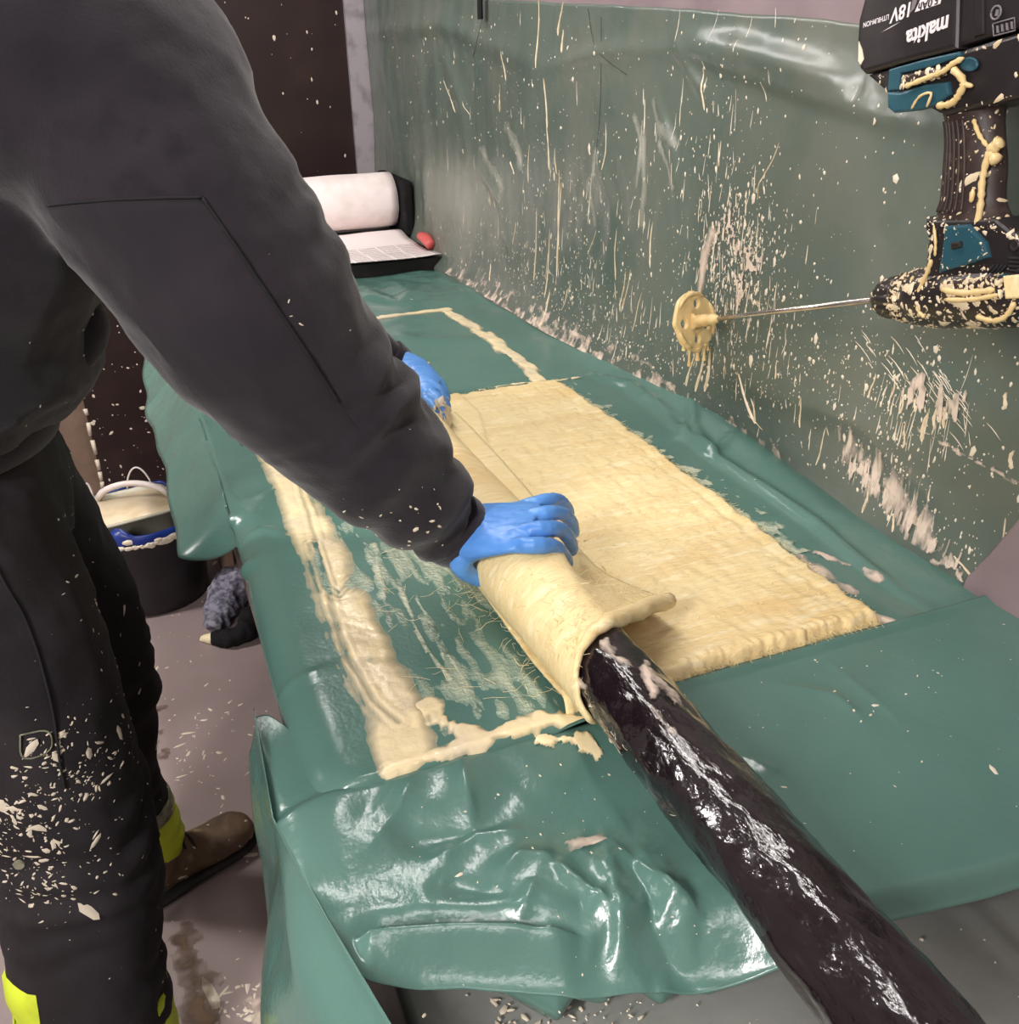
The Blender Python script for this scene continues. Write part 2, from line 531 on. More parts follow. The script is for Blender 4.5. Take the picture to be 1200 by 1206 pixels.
# glass-cloth flap: printed grid of faint grey rows near its end
M_print = mat('white_cloth_with_grey_print', L(238, 226, 224), 0.6, 0.3)
def _print():
    nt = M_print.node_tree
    b = nt.nodes['Principled BSDF']
    g = nt.nodes.new('ShaderNodeNewGeometry')
    sp = nt.nodes.new('ShaderNodeSeparateXYZ')
    nt.links.new(g.outputs['Position'], sp.inputs[0])
    def wave(sock, sc, lo, hi):
        a = nt.nodes.new('ShaderNodeMath'); a.operation = 'MULTIPLY'; a.inputs[1].default_value = sc
        nt.links.new(sock, a.inputs[0])
        f = nt.nodes.new('ShaderNodeMath'); f.operation = 'FRACT'
        nt.links.new(a.outputs[0], f.inputs[0])
        c = nt.nodes.new('ShaderNodeMath'); c.operation = 'GREATER_THAN'; c.inputs[1].default_value = lo
        nt.links.new(f.outputs[0], c.inputs[0])
        return c.outputs[0]
    rows = wave(sp.outputs['Y'], 48, 0.5, 1)
    cols = wave(sp.outputs['X'], 15, 0.12, 1)
    lim = nt.nodes.new('ShaderNodeMath'); lim.operation = 'LESS_THAN'; lim.inputs[1].default_value = 3.24
    nt.links.new(sp.outputs['Y'], lim.inputs[0])
    n = nt.nodes.new('ShaderNodeTexNoise'); n.inputs['Scale'].default_value = 130
    nt.links.new(g.outputs['Position'], n.inputs['Vector'])
    def mul(a, c):
        k = nt.nodes.new('ShaderNodeMath'); k.operation = 'MULTIPLY'
        nt.links.new(a, k.inputs[0]); nt.links.new(c, k.inputs[1])
        return k.outputs[0]
    f = mul(mul(mul(rows, cols), lim.outputs[0]), n.outputs['Fac'])
    mx = nt.nodes.new('ShaderNodeMix'); mx.data_type = 'RGBA'
    mx.inputs['A'].default_value = L(238, 226, 224); mx.inputs['B'].default_value = L(90, 82, 88)
    nt.links.new(f, mx.inputs['Factor'])
    nt.links.new(mx.outputs['Result'], b.inputs['Base Color'])
_print()

# ------------------------------------------------------------------ the room
def struct(name, x0, x1, y0, y1, z0, z1, m):
    bm = bmesh.new()
    box(bm, x0, x1, y0, y1, z0, z1)
    return bm_obj(name, bm, m, kind='structure')
struct('floor', -1.7, 1.1, -1.5, 4.1, -0.1, 0.0, M_floor)
struct('ceiling', -1.7, 1.1, -1.5, 4.1, 2.5, 2.6, M_ceiling)
struct('wall_right', 1.03, 1.13, -1.5, 4.1, 0.0, 2.5, M_backing)
struct('wall_left', -1.8, -1.7, -1.5, 4.1, 0.0, 2.5, M_paint)
struct('wall_back', -1.7, 1.03, 4.0, 4.1, 0.0, 2.5, M_tan)
struct('wall_front', -1.7, 1.03, -1.6, -1.5, 0.0, 2.5, M_paint)
struct('trim_1', 0.93, 1.03, 3.935, 4.0, 0.0, 2.5, M_silver)
# dark door leaf in the end wall
bm = bmesh.new(); box(bm, -0.262, 0.93, 3.955, 4.0, 0.004, 2.1, 0.003)
door = bm_obj('door_1', bm, M_brownply, kind='structure')
mb = MB()
for k in range(230):
    x = random.uniform(-0.25, 0.92); z = random.uniform(0.02, 1.9)
    s = 0.0028 * math.exp(random.gauss(0, 0.6))
    blob(mb, (x, 3.955, z), (0, -1, 0), min(s, 0.011), 0.001, along=(0, 0, 1), asp=random.uniform(1, 1.8), n=6)
mb.build('paint_spot', M_splat, door, kind='stuff')
mb = MB()
z = 0.02
while z < 0.75:                                                        # chipped pale edge of the leaf
    h = random.uniform(0.02, 0.07)
    V, F = ring_loft([((-0.262 + random.uniform(-.004, .004), 3.953, z), (0.008, 0, 0), (0, 0.004, 0)), ((-0.262, 3.953, z + h), (0.009, 0, 0), (0, 0.004, 0))], 6)
    mb.add(V, F)
    z += h + random.uniform(0.0, 0.03)
mb.build('chipped_edge', M_splat, door)

# ------------------------------------------------------------------ wall sheet (dark green polythene)
YB = [0.60, 0.695, 0.915, 1.323, 2.134, 2.98, 3.95]
XB = [1.000, 0.990, 0.992, 1.018, 0.960, 0.945, 0.960]
ZT = [[0.5, 1.14, 1.6, 2.62, 3.95], [1.535, 1.540, 1.570, 1.622, 1.70]]
WCREASE = [  # creases of the wall sheet: polyline in (y, z), height, width
    ([(1.641,1.507), (1.448,1.474), (1.266,1.447), (1.115,1.428), (1.003,1.419)], 0.010, 0.016),
    ([(1.642,1.521), (1.429,1.503), (1.253,1.478), (1.147,1.456)], 0.024, 0.026),
    ([(2.248,1.465), (1.982,1.499), (1.641,1.511)], 0.008, 0.018),
    ([(3.924,1.556), (2.999,1.570), (2.299,1.472)], 0.012, 0.03),
    ([(1.641,1.507), (1.591,1.464), (1.551,1.437)], 0.010, 0.014),
    ([(1.722,1.416), (1.649,1.337), (1.632,1.254)], 0.008, 0.014),
    ([(2.737,1.208), (2.538,1.115), (2.480,0.985)], 0.010, 0.02),
    ([(3.010,1.497), (2.834,1.340), (2.813,1.176)], 0.010, 0.03),
    ([(3.704,1.465), (3.554,1.157), (3.510,0.859)], 0.014, 0.05),
    ([(3.254,1.594), (3.218,1.294), (3.238,0.905)], 0.012, 0.05),
    ([(1.970,1.301), (1.882,1.204), (1.891,1.056)], 0.008, 0.02),
    ([(0.953,1.101), (0.857,1.084), (0.771,1.068)], 0.006, 0.03),
    ([(1.215,0.976), (1.050,0.990), (0.862,0.930)], 0.006, 0.02),
]
def wall_x(Y, Z):
    top = 1.006
    xb = np.interp(Y, YB, XB)
    k = np.exp(-np.clip(Z - 0.855, 0, None) / 0.055)
    x = top * (1 - k) + xb * k
    far = sst(1.7, 3.0, Y)
    x = x - 0.004 * ridge(Y * 5, Z * 1.6) * (0.35 + 0.65 * far) - 0.003 * fbm(Y * 14, Z * 9)
    x = x - 0.006 * far * ridge(Y * 9, Z * 2.2, 3.1)
    for (pl, h, w) in WCREASE:
        d, t = seg_dist(Y, Z, pl)
        x = x - h * np.exp(-(d / w) ** 2) * np.sin(np.clip(t, 0.02, 0.98) * PI) ** 0.5
    return np.minimum(x, 1.027)
wys = np.concatenate([np.arange(0.62, 2.2, 0.007), np.arange(2.2, 3.93, 0.012)])
wt = np.linspace(0, 1, 105)
WY, WT = np.meshgrid(wys, wt)
zt = np.interp(WY, ZT[0], ZT[1]) + 0.004 * fbm(WY * 6, 0.3)
zb = 0.832 + 0.01 * fbm(WY * 9, 4.0)
WZ = zb + (zt - zb) * WT
# the near end of the sheet is cut on a slant
lim = 0.778 - 0.06 * np.clip((WZ - 0.86) / 0.13, 0, 1) - .09 * np.clip((WZ - 0.99) / .1, 0, 1)
WYc = np.maximum(WY, lim - 0.02 * (WY - 0.62))
nearcut = (WY >= lim - 0.008)
keep = nearcut[:-1, :-1] | nearcut[1:, 1:]
wall_sheet = grid_mesh('wall_sheet', wall_x(WYc, WZ), WYc, WZ, M_wallgreen, keep=keep)
tag(wall_sheet, 'dark grey green plastic sheet hung on the right wall, spattered with cream resin', 'sheet')
md = wall_sheet.modifiers.new('thick', 'SOLIDIFY'); md.thickness = 0.0015; md.offset = 1

def wpt(y, z, off=0.0):
    return Vector((float(wall_x(np.array(y), np.array(z))) - off, y, z))

# spatter dots (thousands: stuff)
mb = MB()
rnd = random.Random(3)
def wall_dot(y, z, s, asp):
    if z < 0.862 or z > np.interp(y, ZT[0], ZT[1]) - 0.005 or y < 0.72 or y > 3.9:
        return
    blob(mb, wpt(y, z), (-1, 0, 0), s, min(0.0015, s * .5), along=(0, rnd.uniform(-.25, .25), 1), asp=asp, n=5, jag=0.3, rnd=rnd)
for k in range(1150):
    y = 0.72 + 3.0 * rnd.random() ** 1.25; z = 0.87 + 0.72 * rnd.random() ** 1.1
    wall_dot(y, z, 0.0012 * math.exp(rnd.gauss(0, 0.55)), rnd.choice([1, 1.1, 1.3, 2.2]))
WCL = [((1.399,1.184), 0.075, 0.085, 620, 2.6), ((1.444,1.130), 0.04, 0.06, 200, 2.2), ((2.244,0.963), 0.25, 0.07, 420, 2.2), ((1.859,0.907), 0.22, 0.045, 620, 1.7), ((0.944,1.066), 0.06, 0.05, 150, 2),
       ((1.962,1.175), 0.28, 0.12, 320, 2.4), ((2.464,1.421), 0.4, 0.12, 200, 1.8), ((1.085,1.061), 0.14, 0.05, 220, 1.6), ((0.961,0.926), 0.07, 0.06, 200, 2.0),
       ((1.192,1.086), 0.16, 0.07, 220, 1.4), ((2.760,0.934), 0.22, 0.05, 160, 2.0), ((0.818,0.883), 0.04, 0.03, 60, 2.0), ((1.532,1.340), 0.08, 0.12, 130, 2.2), ((1.393,0.984), 0.14, 0.03, 200, 1.8)]
for ((cy, cz), sy, sz, n, asp) in WCL:
    for k in range(n):
        wall_dot(rnd.gauss(cy, sy), rnd.gauss(cz, sz), 0.0011 * math.exp(rnd.gauss(0, 0.5)), rnd.uniform(1, asp * 1.3))
mb.build('resin_spatter', M_splat, wall_sheet, kind='stuff')

# runs of resin: one part each
def drip(p0, p1, w, name='resin_drip', m=M_resin, bulb=1.6):
    n = 9
    ws = []; pts = []
    for i in range(n):
        t = i / (n - 1)
        y = p0[0] + (p1[0] - p0[0]) * t + 0.0025 * math.sin(5 * t + p0[0] * 40)
        z = p0[1] + (p1[1] - p0[1]) * t
        wd = w * (0.35 + 0.3 * math.sin(t * 9 + p0[1] * 50) ** 2 + 0.45 * t) if t < 0.85 else w * (0.8 if t < 0.99 else 0.25) * bulb * 0.75
        ws.append(wd); pts.append((y, z))
    V = []; F = []
    for (y, z), wd in zip(pts, ws):
        b = wpt(y, z)
        V += [b + Vector((0.0004, -wd, 0)), b + Vector((-wd * 0.7, -wd * 0.5, 0)), b + Vector((-wd * 0.9, 0, 0)), b + Vector((-wd * 0.7, wd * 0.5, 0)), b + Vector((0.0004, wd, 0))]
    for i in range(n - 1):
        for k in range(4):
            F.append((i * 5 + k, i * 5 + k + 1, i * 5 + k + 6, i * 5 + k + 5))
    F.append((0, 1, 2, 3, 4)); F.append(tuple(n * 5 - 1 - k for k in range(5)))
    return mesh(name, V, F, m, wall_sheet)
DR = [((2.288,1.608), (2.294,1.464), .003), ((2.253,1.443), (2.232,1.335), .0032), ((2.237,1.354), (2.226,1.238), .003), ((2.191,1.290), (2.185,1.233), .0022), ((2.171,1.244), (2.162,1.065), .0028),
      ((2.160,1.216), (2.165,0.990), .0035), ((2.219,1.097), (2.217,0.924), .0025), ((2.299,1.137), (2.300,0.951), .0025), ((2.342,1.287), (2.355,1.193), .002), ((2.156,1.600), (2.182,1.533), .0035),
      ((2.154,1.545), (2.158,1.498), .004), ((2.508,1.500), (2.505,1.430), .003), ((2.832,1.364), (2.791,1.331), .002), ((3.022,1.415), (2.920,1.329), .0025), ((2.550,1.398), (2.552,1.351), .0025),
      ((2.635,1.160), (2.639,1.097), .002), ((2.602,1.148), (2.592,1.096), .002), ((2.852,1.098), (2.855,1.000), .002), ((2.439,1.080), (2.453,1.018), .002), ((1.929,1.364), (1.931,1.269), .002),
      ((1.862,1.154), (1.861,1.043), .002), ((1.816,1.071), (1.832,0.982), .0022), ((1.793,1.079), (1.824,0.979), .0022), ((1.714,1.191), (1.711,1.100), .0026), ((2.010,1.002), (2.033,1.007), .002),
      ((1.557,1.478), (1.553,1.410), .0026), ((1.326,1.374), (1.364,1.309), .0016), ((1.374,1.280), (1.365,1.315), .001), ((1.375,0.973), (1.318,0.893), .0045), ((1.194,0.986), (1.186,0.933), .0022),
      ((1.123,0.956), (1.136,0.885), .002), ((1.039,1.075), (1.041,1.034), .002), ((0.999,1.085), (0.998,1.046), .002), ((0.977,1.071), (0.976,1.032), .002), ((0.960,1.022), (0.959,0.985), .0022),
      ((0.952,1.064), (0.952,1.044), .003), ((0.925,1.054), (0.930,1.007), .0042), ((0.912,1.065), (0.910,1.034), .0035), ((0.904,1.070), (0.904,1.045), .003), ((0.894,1.083), (0.893,1.040), .003),
      ((1.009,0.913), (1.003,0.846), .0028), ((0.942,0.892), (0.939,0.840), .0028), ((0.777,1.053), (0.778,1.027), .004), ((0.806,1.120), (0.807,1.098), .004), ((0.766,0.961), (0.737,0.861), .0022),
      ((0.820,0.876), (0.776,0.838), .0045), ((1.490,0.981), (1.503,0.895), .004), ((1.523,0.971), (1.541,0.895), .0035), ((1.468,0.992), (1.473,0.905), .005), ((2.243,0.873), (2.161,0.826), .004),
      ((1.267,1.028), (1.271,0.994), .002), ((1.331,0.938), (1.313,0.894), .003), ((1.289,0.890), (1.338,0.902), .002), ((1.960,1.138), (2.000,1.073), .0016), ((2.112,0.916), (2.099,0.972), .002),
      ((1.737,1.042), (1.770,0.950), .002), ((2.448,1.204), (2.471,1.234), .003), ((2.536,1.419), (2.564,1.359), .0016), ((2.190,0.941), (2.178,0.855), .004), ((2.615,0.936), (2.583,0.892), .003)]
for (a, b, w) in DR:
    if b[1] < 0.858:
        b = (b[0], 0.858)
    drip(a, b, w)
rd = random.Random(9)
mbd = MB()
def small_drip(y, z, l, w, lean):
    if z - l < 0.86 or y < 0.74 or y > 3.85: return
    V = []; F = []
    for i in range(5):
        t = i / 4
        wd = w * [0.3, 0.55, 0.7, 1.0, 0.35][i]
        b = wpt(y + lean * t, z - l * t)
        V += [b + Vector((0.0003, -wd, 0)), b + Vector((-wd * 0.8, 0, 0)), b + Vector((0.0003, wd, 0))]
    for i in range(4):
        for k in range(2):
            F.append((i * 3 + k, i * 3 + k + 1, i * 3 + k + 4, i * 3 + k + 3))
    mbd.add(V, F)
for ((cy, cz), sy, sz, n, l) in [((1.425,1.179), .09, .09, 110, .02), ((1.951,1.004), .25, .06, 80, .022), ((1.968,1.265), .35, .12, 50, .03), ((0.934,1.057), .05, .03, 40, .03), ((0.958,0.914), .06, .04, 40, .03), ((2.739,1.184), .3, .15, 35, .025), ((1.294,1.013), .12, .05, 50, .02), ((1.538,1.383), .1, .1, 40, .03)]:
    for k in range(n):
        small_drip(rd.gauss(cy, sy), rd.gauss(cz, sz), l * math.exp(rd.gauss(0, .5)), 0.0012 * math.exp(rd.gauss(0, .3)), rd.gauss(0, .004))
# curved scratch-like flicks at the right
for k in range(46):
    a = rd.uniform(0, 1)
    p = (1.078,1.117); q = (0.825,1.071)
    y = p[0] + (q[0] - p[0]) * a + rd.gauss(0, .02); z = p[1] + (q[1] - p[1]) * a + rd.gauss(0, .018)
    V = []; F = []
    l = rd.uniform(.01, .045)
    for i in range(4):
        b = wpt(y - l * i / 3, z - l * (.35 * i / 3 + .25 * (i / 3) ** 2))
        wd = 0.0009 * [0.4, 1, 1, .3][i]
        V += [b + Vector((0.0003, 0, -wd)), b + Vector((-wd, 0, 0)), b + Vector((0.0003, 0, wd))]
    for i in range(3):
        for k2 in range(2):
            F.append((i * 3 + k2, i * 3 + k2 + 1, i * 3 + k2 + 4, i * 3 + k2 + 3))
    mbd.add(V, F)
mbd.build('small_resin_run', M_splat, wall_sheet, kind='stuff')

def wall_smear(name, y0, y1, z0, z1, fn, m, thr=0.0, h=0.0012, res=0.0027, label=None):
    ys = np.arange(y0, y1, res); zs = np.arange(z0, z1, res)
    Yg, Zg = np.meshgrid(ys, zs)
    cov = fn(Yg, Zg)
    k = (cov > thr)
    keep = k[:-1, :-1] & k[1:, 1:] & k[1:, :-1] & k[:-1, 1:]
    X = wall_x(Yg, Zg) - 0.0009 - h * sst(0, 0.5, cov)
    return grid_mesh(name, X, Yg, Zg, m, wall_sheet, keep=keep, attr=np.clip(cov, 0, 2), label=label, kind='stuff')
def stroke(pts, w, ny, nz, amp, seed):
    def fn(Y, Z):
        d, t = seg_dist(Y, Z, pts)
        n = fbm(Y * ny, Z * nz, seed, 4)
        return 1 - d / w + amp * n - 0.15
    return fn
wall_smear('white_smear', 0.85, 1.15, 0.86, 1.14, stroke([(1.060,0.950), (0.999,0.932), (0.936,0.909), (0.865,0.880)], 0.034, 110, 26, 1.5, 1.1), M_smear)
wall_smear('white_smear', 0.80, 1.30, 0.86, 1.14, stroke([(1.054,0.923), (0.974,0.906), (0.830,0.870)], 0.016, 160, 30, 2.6, 8.1), M_smear, 0.15)
wall_smear('white_smear', 1.36, 1.56, 1.0, 1.25, stroke([(1.494,1.205), (1.511,1.163), (1.518,1.090)], 0.016, 60, 26, 0.7, 2.1), M_smear)
wall_smear('white_smear', 1.10, 1.62, 0.95, 1.32, stroke([(1.456,1.204), (1.375,1.188), (1.392,1.141)], 0.05, 170, 60, 3.0, 3.1), M_smear, 0.55)
wall_smear('white_smear', 0.86, 1.10, 1.0, 1.16, stroke([(0.952,1.064), (0.913,1.070), (0.884,1.077)], 0.022, 140, 30, 2.6, 4.1), M_smear, 0.3)
wall_smear('white_smear', 0.72, 0.95, 0.85, 1.0, stroke([(0.850,0.853), (0.816,0.864), (0.777,0.840)], 0.008, 120, 40, 1.8, 5.1), M_smear, 0.1)
wall_smear('white_smear', 0.72, 1.1, 1.0, 1.12, stroke([(0.951,1.025), (0.854,1.017), (0.756,1.015)], 0.005, 120, 120, 1.6, 5.6), M_smear, 0.1)
wall_smear('white_smear', 1.2, 2.9, 0.856, 0.95, lambda Y, Z: 0.6 - (Z - 0.855) / 0.05 + 1.6 * fbm(Y * 55, Z * 60, 6.1) - 0.5 * sst(1.75, 1.3, Y) - .3 * sst(2.3, 2.9, Y), M_smear, 0.1)
wall_smear('dusty_smear', 2.0, 3.5, 0.9, 1.33, lambda Y, Z: 0.95 * np.exp(-((Y - 2.85) / .36) ** 2 - ((Z - 1.08) / .16) ** 2) + .35 * fbm(Y * 6, Z * 5, 7.7) - .1, M_haze, 0.02, 0.0004, 0.008)
for (a, b, c, w) in [((1.729,1.415), (1.701,1.371), (1.635,1.346), .014), ((1.803,1.380), (1.774,1.334), (1.780,1.252), .010), ((1.970,1.301), (2.008,1.225), (1.969,1.152), .014), ((2.498,1.317), (2.439,1.279), (2.400,1.241), .02), ((2.698,1.246), (2.599,1.199), (2.536,1.161), .018), ((1.765,1.343), (1.749,1.256), (1.759,1.184), .014), ((1.697,1.341), (1.660,1.298), (1.640,1.269), .010)]:
    pts = [a, b, c]
    ys = [p[0] for p in pts]; zs = [p[1] for p in pts]
    wall_smear('dusty_smear', min(ys) - .06, max(ys) + .06, min(zs) - .06, max(zs) + .06, stroke(pts, w * 1.5, 30, 12, .8, a[0]), M_haze, 0.05, 0.0004, 0.005)
# purple grey strip of film lapping the near end of the sheet
ly, lz = np.meshgrid(np.linspace(.60, .80, 50), np.linspace(.845, 1.30, 70))
le = .790 - .055 * np.clip((lz - .86) / .13, 0, 1) - .09 * np.clip((lz - .99) / .1, 0, 1)
ly = np.minimum(ly, le)
ls_ = grid_mesh('lapped_strip', wall_x(ly, lz) - .004 - .002 * facet(ly * 20, lz * 9, 9.0), ly, lz, M_backing, wall_sheet)
# loose black threads stuck to the sheet
for P in ([(2.665,1.585), (2.690,1.520), (2.741,1.482)], [(2.027,1.583), (1.995,1.519), (1.934,1.490), (1.846,1.460)], [(1.963,1.566), (1.956,1.405), (1.969,1.283)]):
    pts = [wpt(y, z, 0.0015) for (y, z) in P]
    tube('loose_thread', catmull(pts, 6), 0.00045, M_seam, wall_sheet, n=5)
# small black strap hanging at the top
bm = bmesh.new(); y, z = (2.637,1.610)
box(bm, 0.985, 0.992, y - 0.014, y + 0.014, z - 0.035, z + 0.16, 0.002)
t = bm_obj('hanging_strap', bm, M_ragb); tag(t, 'short black strap hanging over the top edge of the wall sheet', 'strap')

# ------------------------------------------------------------------ benches
tb = empty('work_table', (0.5, 1.85, 0.0), 'long work table under the green plastic sheet, grey weathered edge board showing', 'table')
bm = bmesh.new(); box(bm, 0.118, 0.985, 0.785, 2.985, 0.800, 0.834, 0.003); bm_obj('tabletop', bm, M_board, tb)
bm = bmesh.new(); box(bm, 0.086, 0.104, 0.82, 2.98, 0.68, 0.806, 0.002); bm_obj('apron', bm, M_board, tb)
for (x, y) in ((0.10, 0.86), (0.10, 2.83), (0.93, 0.86), (0.93, 2.9)):
    bm = bmesh.new(); box(bm, x, x + 0.045, y - 0.03, y + 0.03, 0.0, 0.805, 0.003); bm_obj('leg', bm, M_wood, tb)

fb = empty('front_board', (0.6, 0.56, 0.80), 'board carrying the near right part of the front green sheet', 'board')
bm = bmesh.new(); box(bm, 0.50, 0.985, 0.435, 0.77, 0.805, 0.836, 0.003); bm_obj('panel', bm, M_board, fb)
for x in (0.55, 0.93):
    bm = bmesh.new(); box(bm, x - .02, x + .02, 0.47, 0.74, 0.727, 0.805, 0.002); bm_obj('support', bm, M_wood, fb)

lb = empty('low_bench', (0.55, 0.0, 0.0), 'low bench wrapped in grey plastic in front of the green covered table', 'bench')
gx = np.concatenate([np.linspace(.100, .135, 12)[:-1], np.linspace(0.135, 1.02, 90)]); gy = np.linspace(-0.55, 0.76, 130)
GX, GY = np.meshgrid(gx, gy)
GZ = 0.718 + 0.004 * ridge(GX * 6, GY * 5) + 0.003 * fbm(GX * 12, GY * 12) + 0.0
d, t = seg_dist(GX, GY, [(0.66, -.3), (0.69, 0.6)])
GZ = GZ + 0.005 * np.exp(-(d / .012) ** 2)
GZ = GZ - 0.3 * np.clip((.122 - GX) / .022, 0, 1) ** .8 - .006 * sst(.15, .122, GX)
g = grid_mesh('grey_cover', GX, GY, GZ, M_grey, lb)
md = g.modifiers.new('thick', 'SOLIDIFY'); md.thickness = 0.0012
bm = bmesh.new(); box(bm, 0.14, 1.0, -0.53, 0.75, 0.66, 0.706, 0.003); bm_obj('bench_top', bm, M_board, lb)
for (x, y) in ((0.2, -0.45), (0.2, 0.68), (0.92, -0.45), (0.92, 0.68)):
    bm = bmesh.new(); box(bm, x - .03, x + .03, y - .03, y + .03, 0.0, 0.66, 0.003); bm_obj('leg', bm, M_wood, lb)
mb = MB(); rnd = random.Random(21)
for k in range(330):
    x = rnd.gauss(.24, .05); y = rnd.gauss(.47, .05)
    if x > 0.17 and y < 0.7:
        blob(mb, (x, y, 0.7215), (0, 0, 1), 0.0011 * math.exp(rnd.gauss(0, .5)), 0.001, asp=rnd.uniform(1, 3), n=5, rnd=rnd)
for k in range(80):
    x = rnd.uniform(.3, 1.0); y = rnd.uniform(.1, .5)
    blob(mb, (x, y, 0.7215), (0, 0, 1), 0.0011 * math.exp(rnd.gauss(0, .5)), 0.001, n=5, rnd=rnd)
mb.build('resin_crumbs', M_splat, lb, kind='stuff')

eb = empty('end_platform', (0.55, 3.45, 0.80), 'black platform board at the far end of the bench under the white roll', 'board')
bm = bmesh.new(); box(bm, 0.15, 0.985, 3.0, 3.92, 0.80, 0.885, 0.004); bm_obj('panel', bm, M_dark, eb)
for (x, y) in ((0.2, 3.1), (0.2, 3.86), (0.92, 3.1), (0.92, 3.86)):
    bm = bmesh.new(); box(bm, x - .025, x + .025, y - .025, y + .025, 0.0, 0.80, 0.003); bm_obj('leg', bm, M_dark, eb)

# ------------------------------------------------------------------ main green sheet
CREASE = [([(0.955,1.615), (0.932,1.442), (0.919,1.291), (0.922,1.180), (0.920,1.021), (0.902,0.885), (0.909,0.771)], 0.011, 0.011),
          ([(0.933,1.808), (0.961,1.700), (0.955,1.481)], 0.010, 0.012), ([(1.017,1.543), (0.966,1.451), (0.909,1.405)], 0.012, 0.010), ([(0.966,1.451), (0.920,1.312), (0.982,1.350)], 0.012, 0.010),
          ([(0.989,1.921), (1.019,1.586), (0.995,1.258), (0.958,0.988)], 0.014, 0.035),
          ([(0.635,2.776), (0.711,2.628), (0.872,2.847)], 0.008, 0.03), ([(0.564,2.356), (0.662,2.226), (0.780,2.172)], 0.004, 0.04),
          ([(0.112,1.373), (0.159,1.300)], 0.004, 0.006), ([(0.174,1.501), (0.126,1.468)], 0.003, 0.006), ([(0.147,0.953), (0.097,0.937)], 0.003, 0.008)]
def table_z(X, Y):
    z = 0.846 + .0012 * facet(X * 7, Y * 6, 6.0) + .004 * sst(2.2, 2.8, Y) * facet(X * 9, Y * 8, 7.0) + 0.0012 * fbm(X * 6, Y * 5) + 0.0016 * ridge(X * 5, Y * 4, 2.0)
    for (pl, h, w) in CREASE:
        d, t = seg_dist(X, Y, pl)
        z = z + h * np.exp(-(d / w) ** 2) * np.sin(np.clip(t, 0.03, 0.97) * PI) ** 0.5
    # the hollow by the near right corner
    z = z - 0.008 * np.exp(-((X - 0.90) / .035) ** 2 - ((Y - .80) / .05) ** 2)
    # far end wrinkles
    z = z + 0.006 * sst(2.3, 2.9, Y) * ridge(X * 7, Y * 6, 9.0)
    z = z + 0.010 * sst(0.93, 1.0, X) * sst(1.2, 1.5, Y)
    # near end bends down over the table edge, left of the roll
    k = np.clip((0.750 - Y) / .014, 0, 1) * sst(0.42, 0.30, X)
    return z - 0.022 * k ** 2
ys = np.concatenate([np.concatenate([np.arange(0.737, 0.76, 0.002), np.arange(0.76, 1.9, 0.007)]), np.arange(1.9, 3.0, 0.012)])
ov = np.linspace(0, 1, 27)[1:]
xs = np.linspace(1, 0, 130)
rows = len(ys)
OX = np.zeros((rows, 130 + 26)); OY = np.zeros_like(OX); OZ = np.zeros_like(OX)
for i, y in enumerate(ys):
    xr = np.interp(y, YB, XB) + 0.012
    far = float(sst(1.38, 1.50, y))
    xe = 0.124 - .034 * far + 0.005 * math.sin(y * 5) + 0.030 * float(np.clip((0.80 - y) / .07, 0, 1)) ** 2.5
    X = xe + (xr - xe) * xs
    OX[i, :130] = X; OY[i, :130] = y; OZ[i, :130] = table_z(X, np.full(130, y))
    # the overhang: a rounded bend, then a flap that flares outwards
    r = 0.046 - 0.026 * far; rv = .036 - .016 * far
    z0 = OZ[i, 129]
    Lh = 0.008 + far * (0.115 + 0.012 * math.sin(y * 6)) + 0.005 * math.sin(y * 23) * far
    flare = far * (1.0 + 0.06 * math.sin(y * 7.3 + 1))
    for k, s in enumerate(ov):
        if s < 0.5:
            a = s / 0.5 * (PI / 2 - flare * 0.8)
            px = xe - r * math.sin(a); pz = z0 - rv * (1 - math.cos(a))
            ax, az = px, pz
        else:
            q = (s - 0.5) / 0.5 * Lh
            a = PI / 2 - flare * 0.8
            px = ax - q * math.cos(a); pz = az - q * math.sin(a)
        wr = .004 * float(vn(y * 7, s * 3, 2.0)) * s * (.4 + far)
        for (ky, kh) in ((1.43, .010), (1.27, .010)):
            g_ = kh * math.exp(-((y - ky) / .012) ** 2) * math.sin(min(1, s * 1.6) * PI) ** 2
            wr -= g_; pz += g_ * .6
        pz += far * .006 * float(ridge(y * 8, s * 2.5, 7.0)) * s
        OX[i, 130 + k] = px + wr; OY[i, 130 + k] = y; OZ[i, 130 + k] = pz + wr * .5
main = grid_mesh('green_sheet', OX, OY, OZ, M_green)
tag(main, 'glossy green plastic sheet stretched over the long table, smeared with adhesive', 'sheet')
md = main.modifiers.new('thick', 'SOLIDIFY'); md.thickness = 0.0012; md.offset = -1
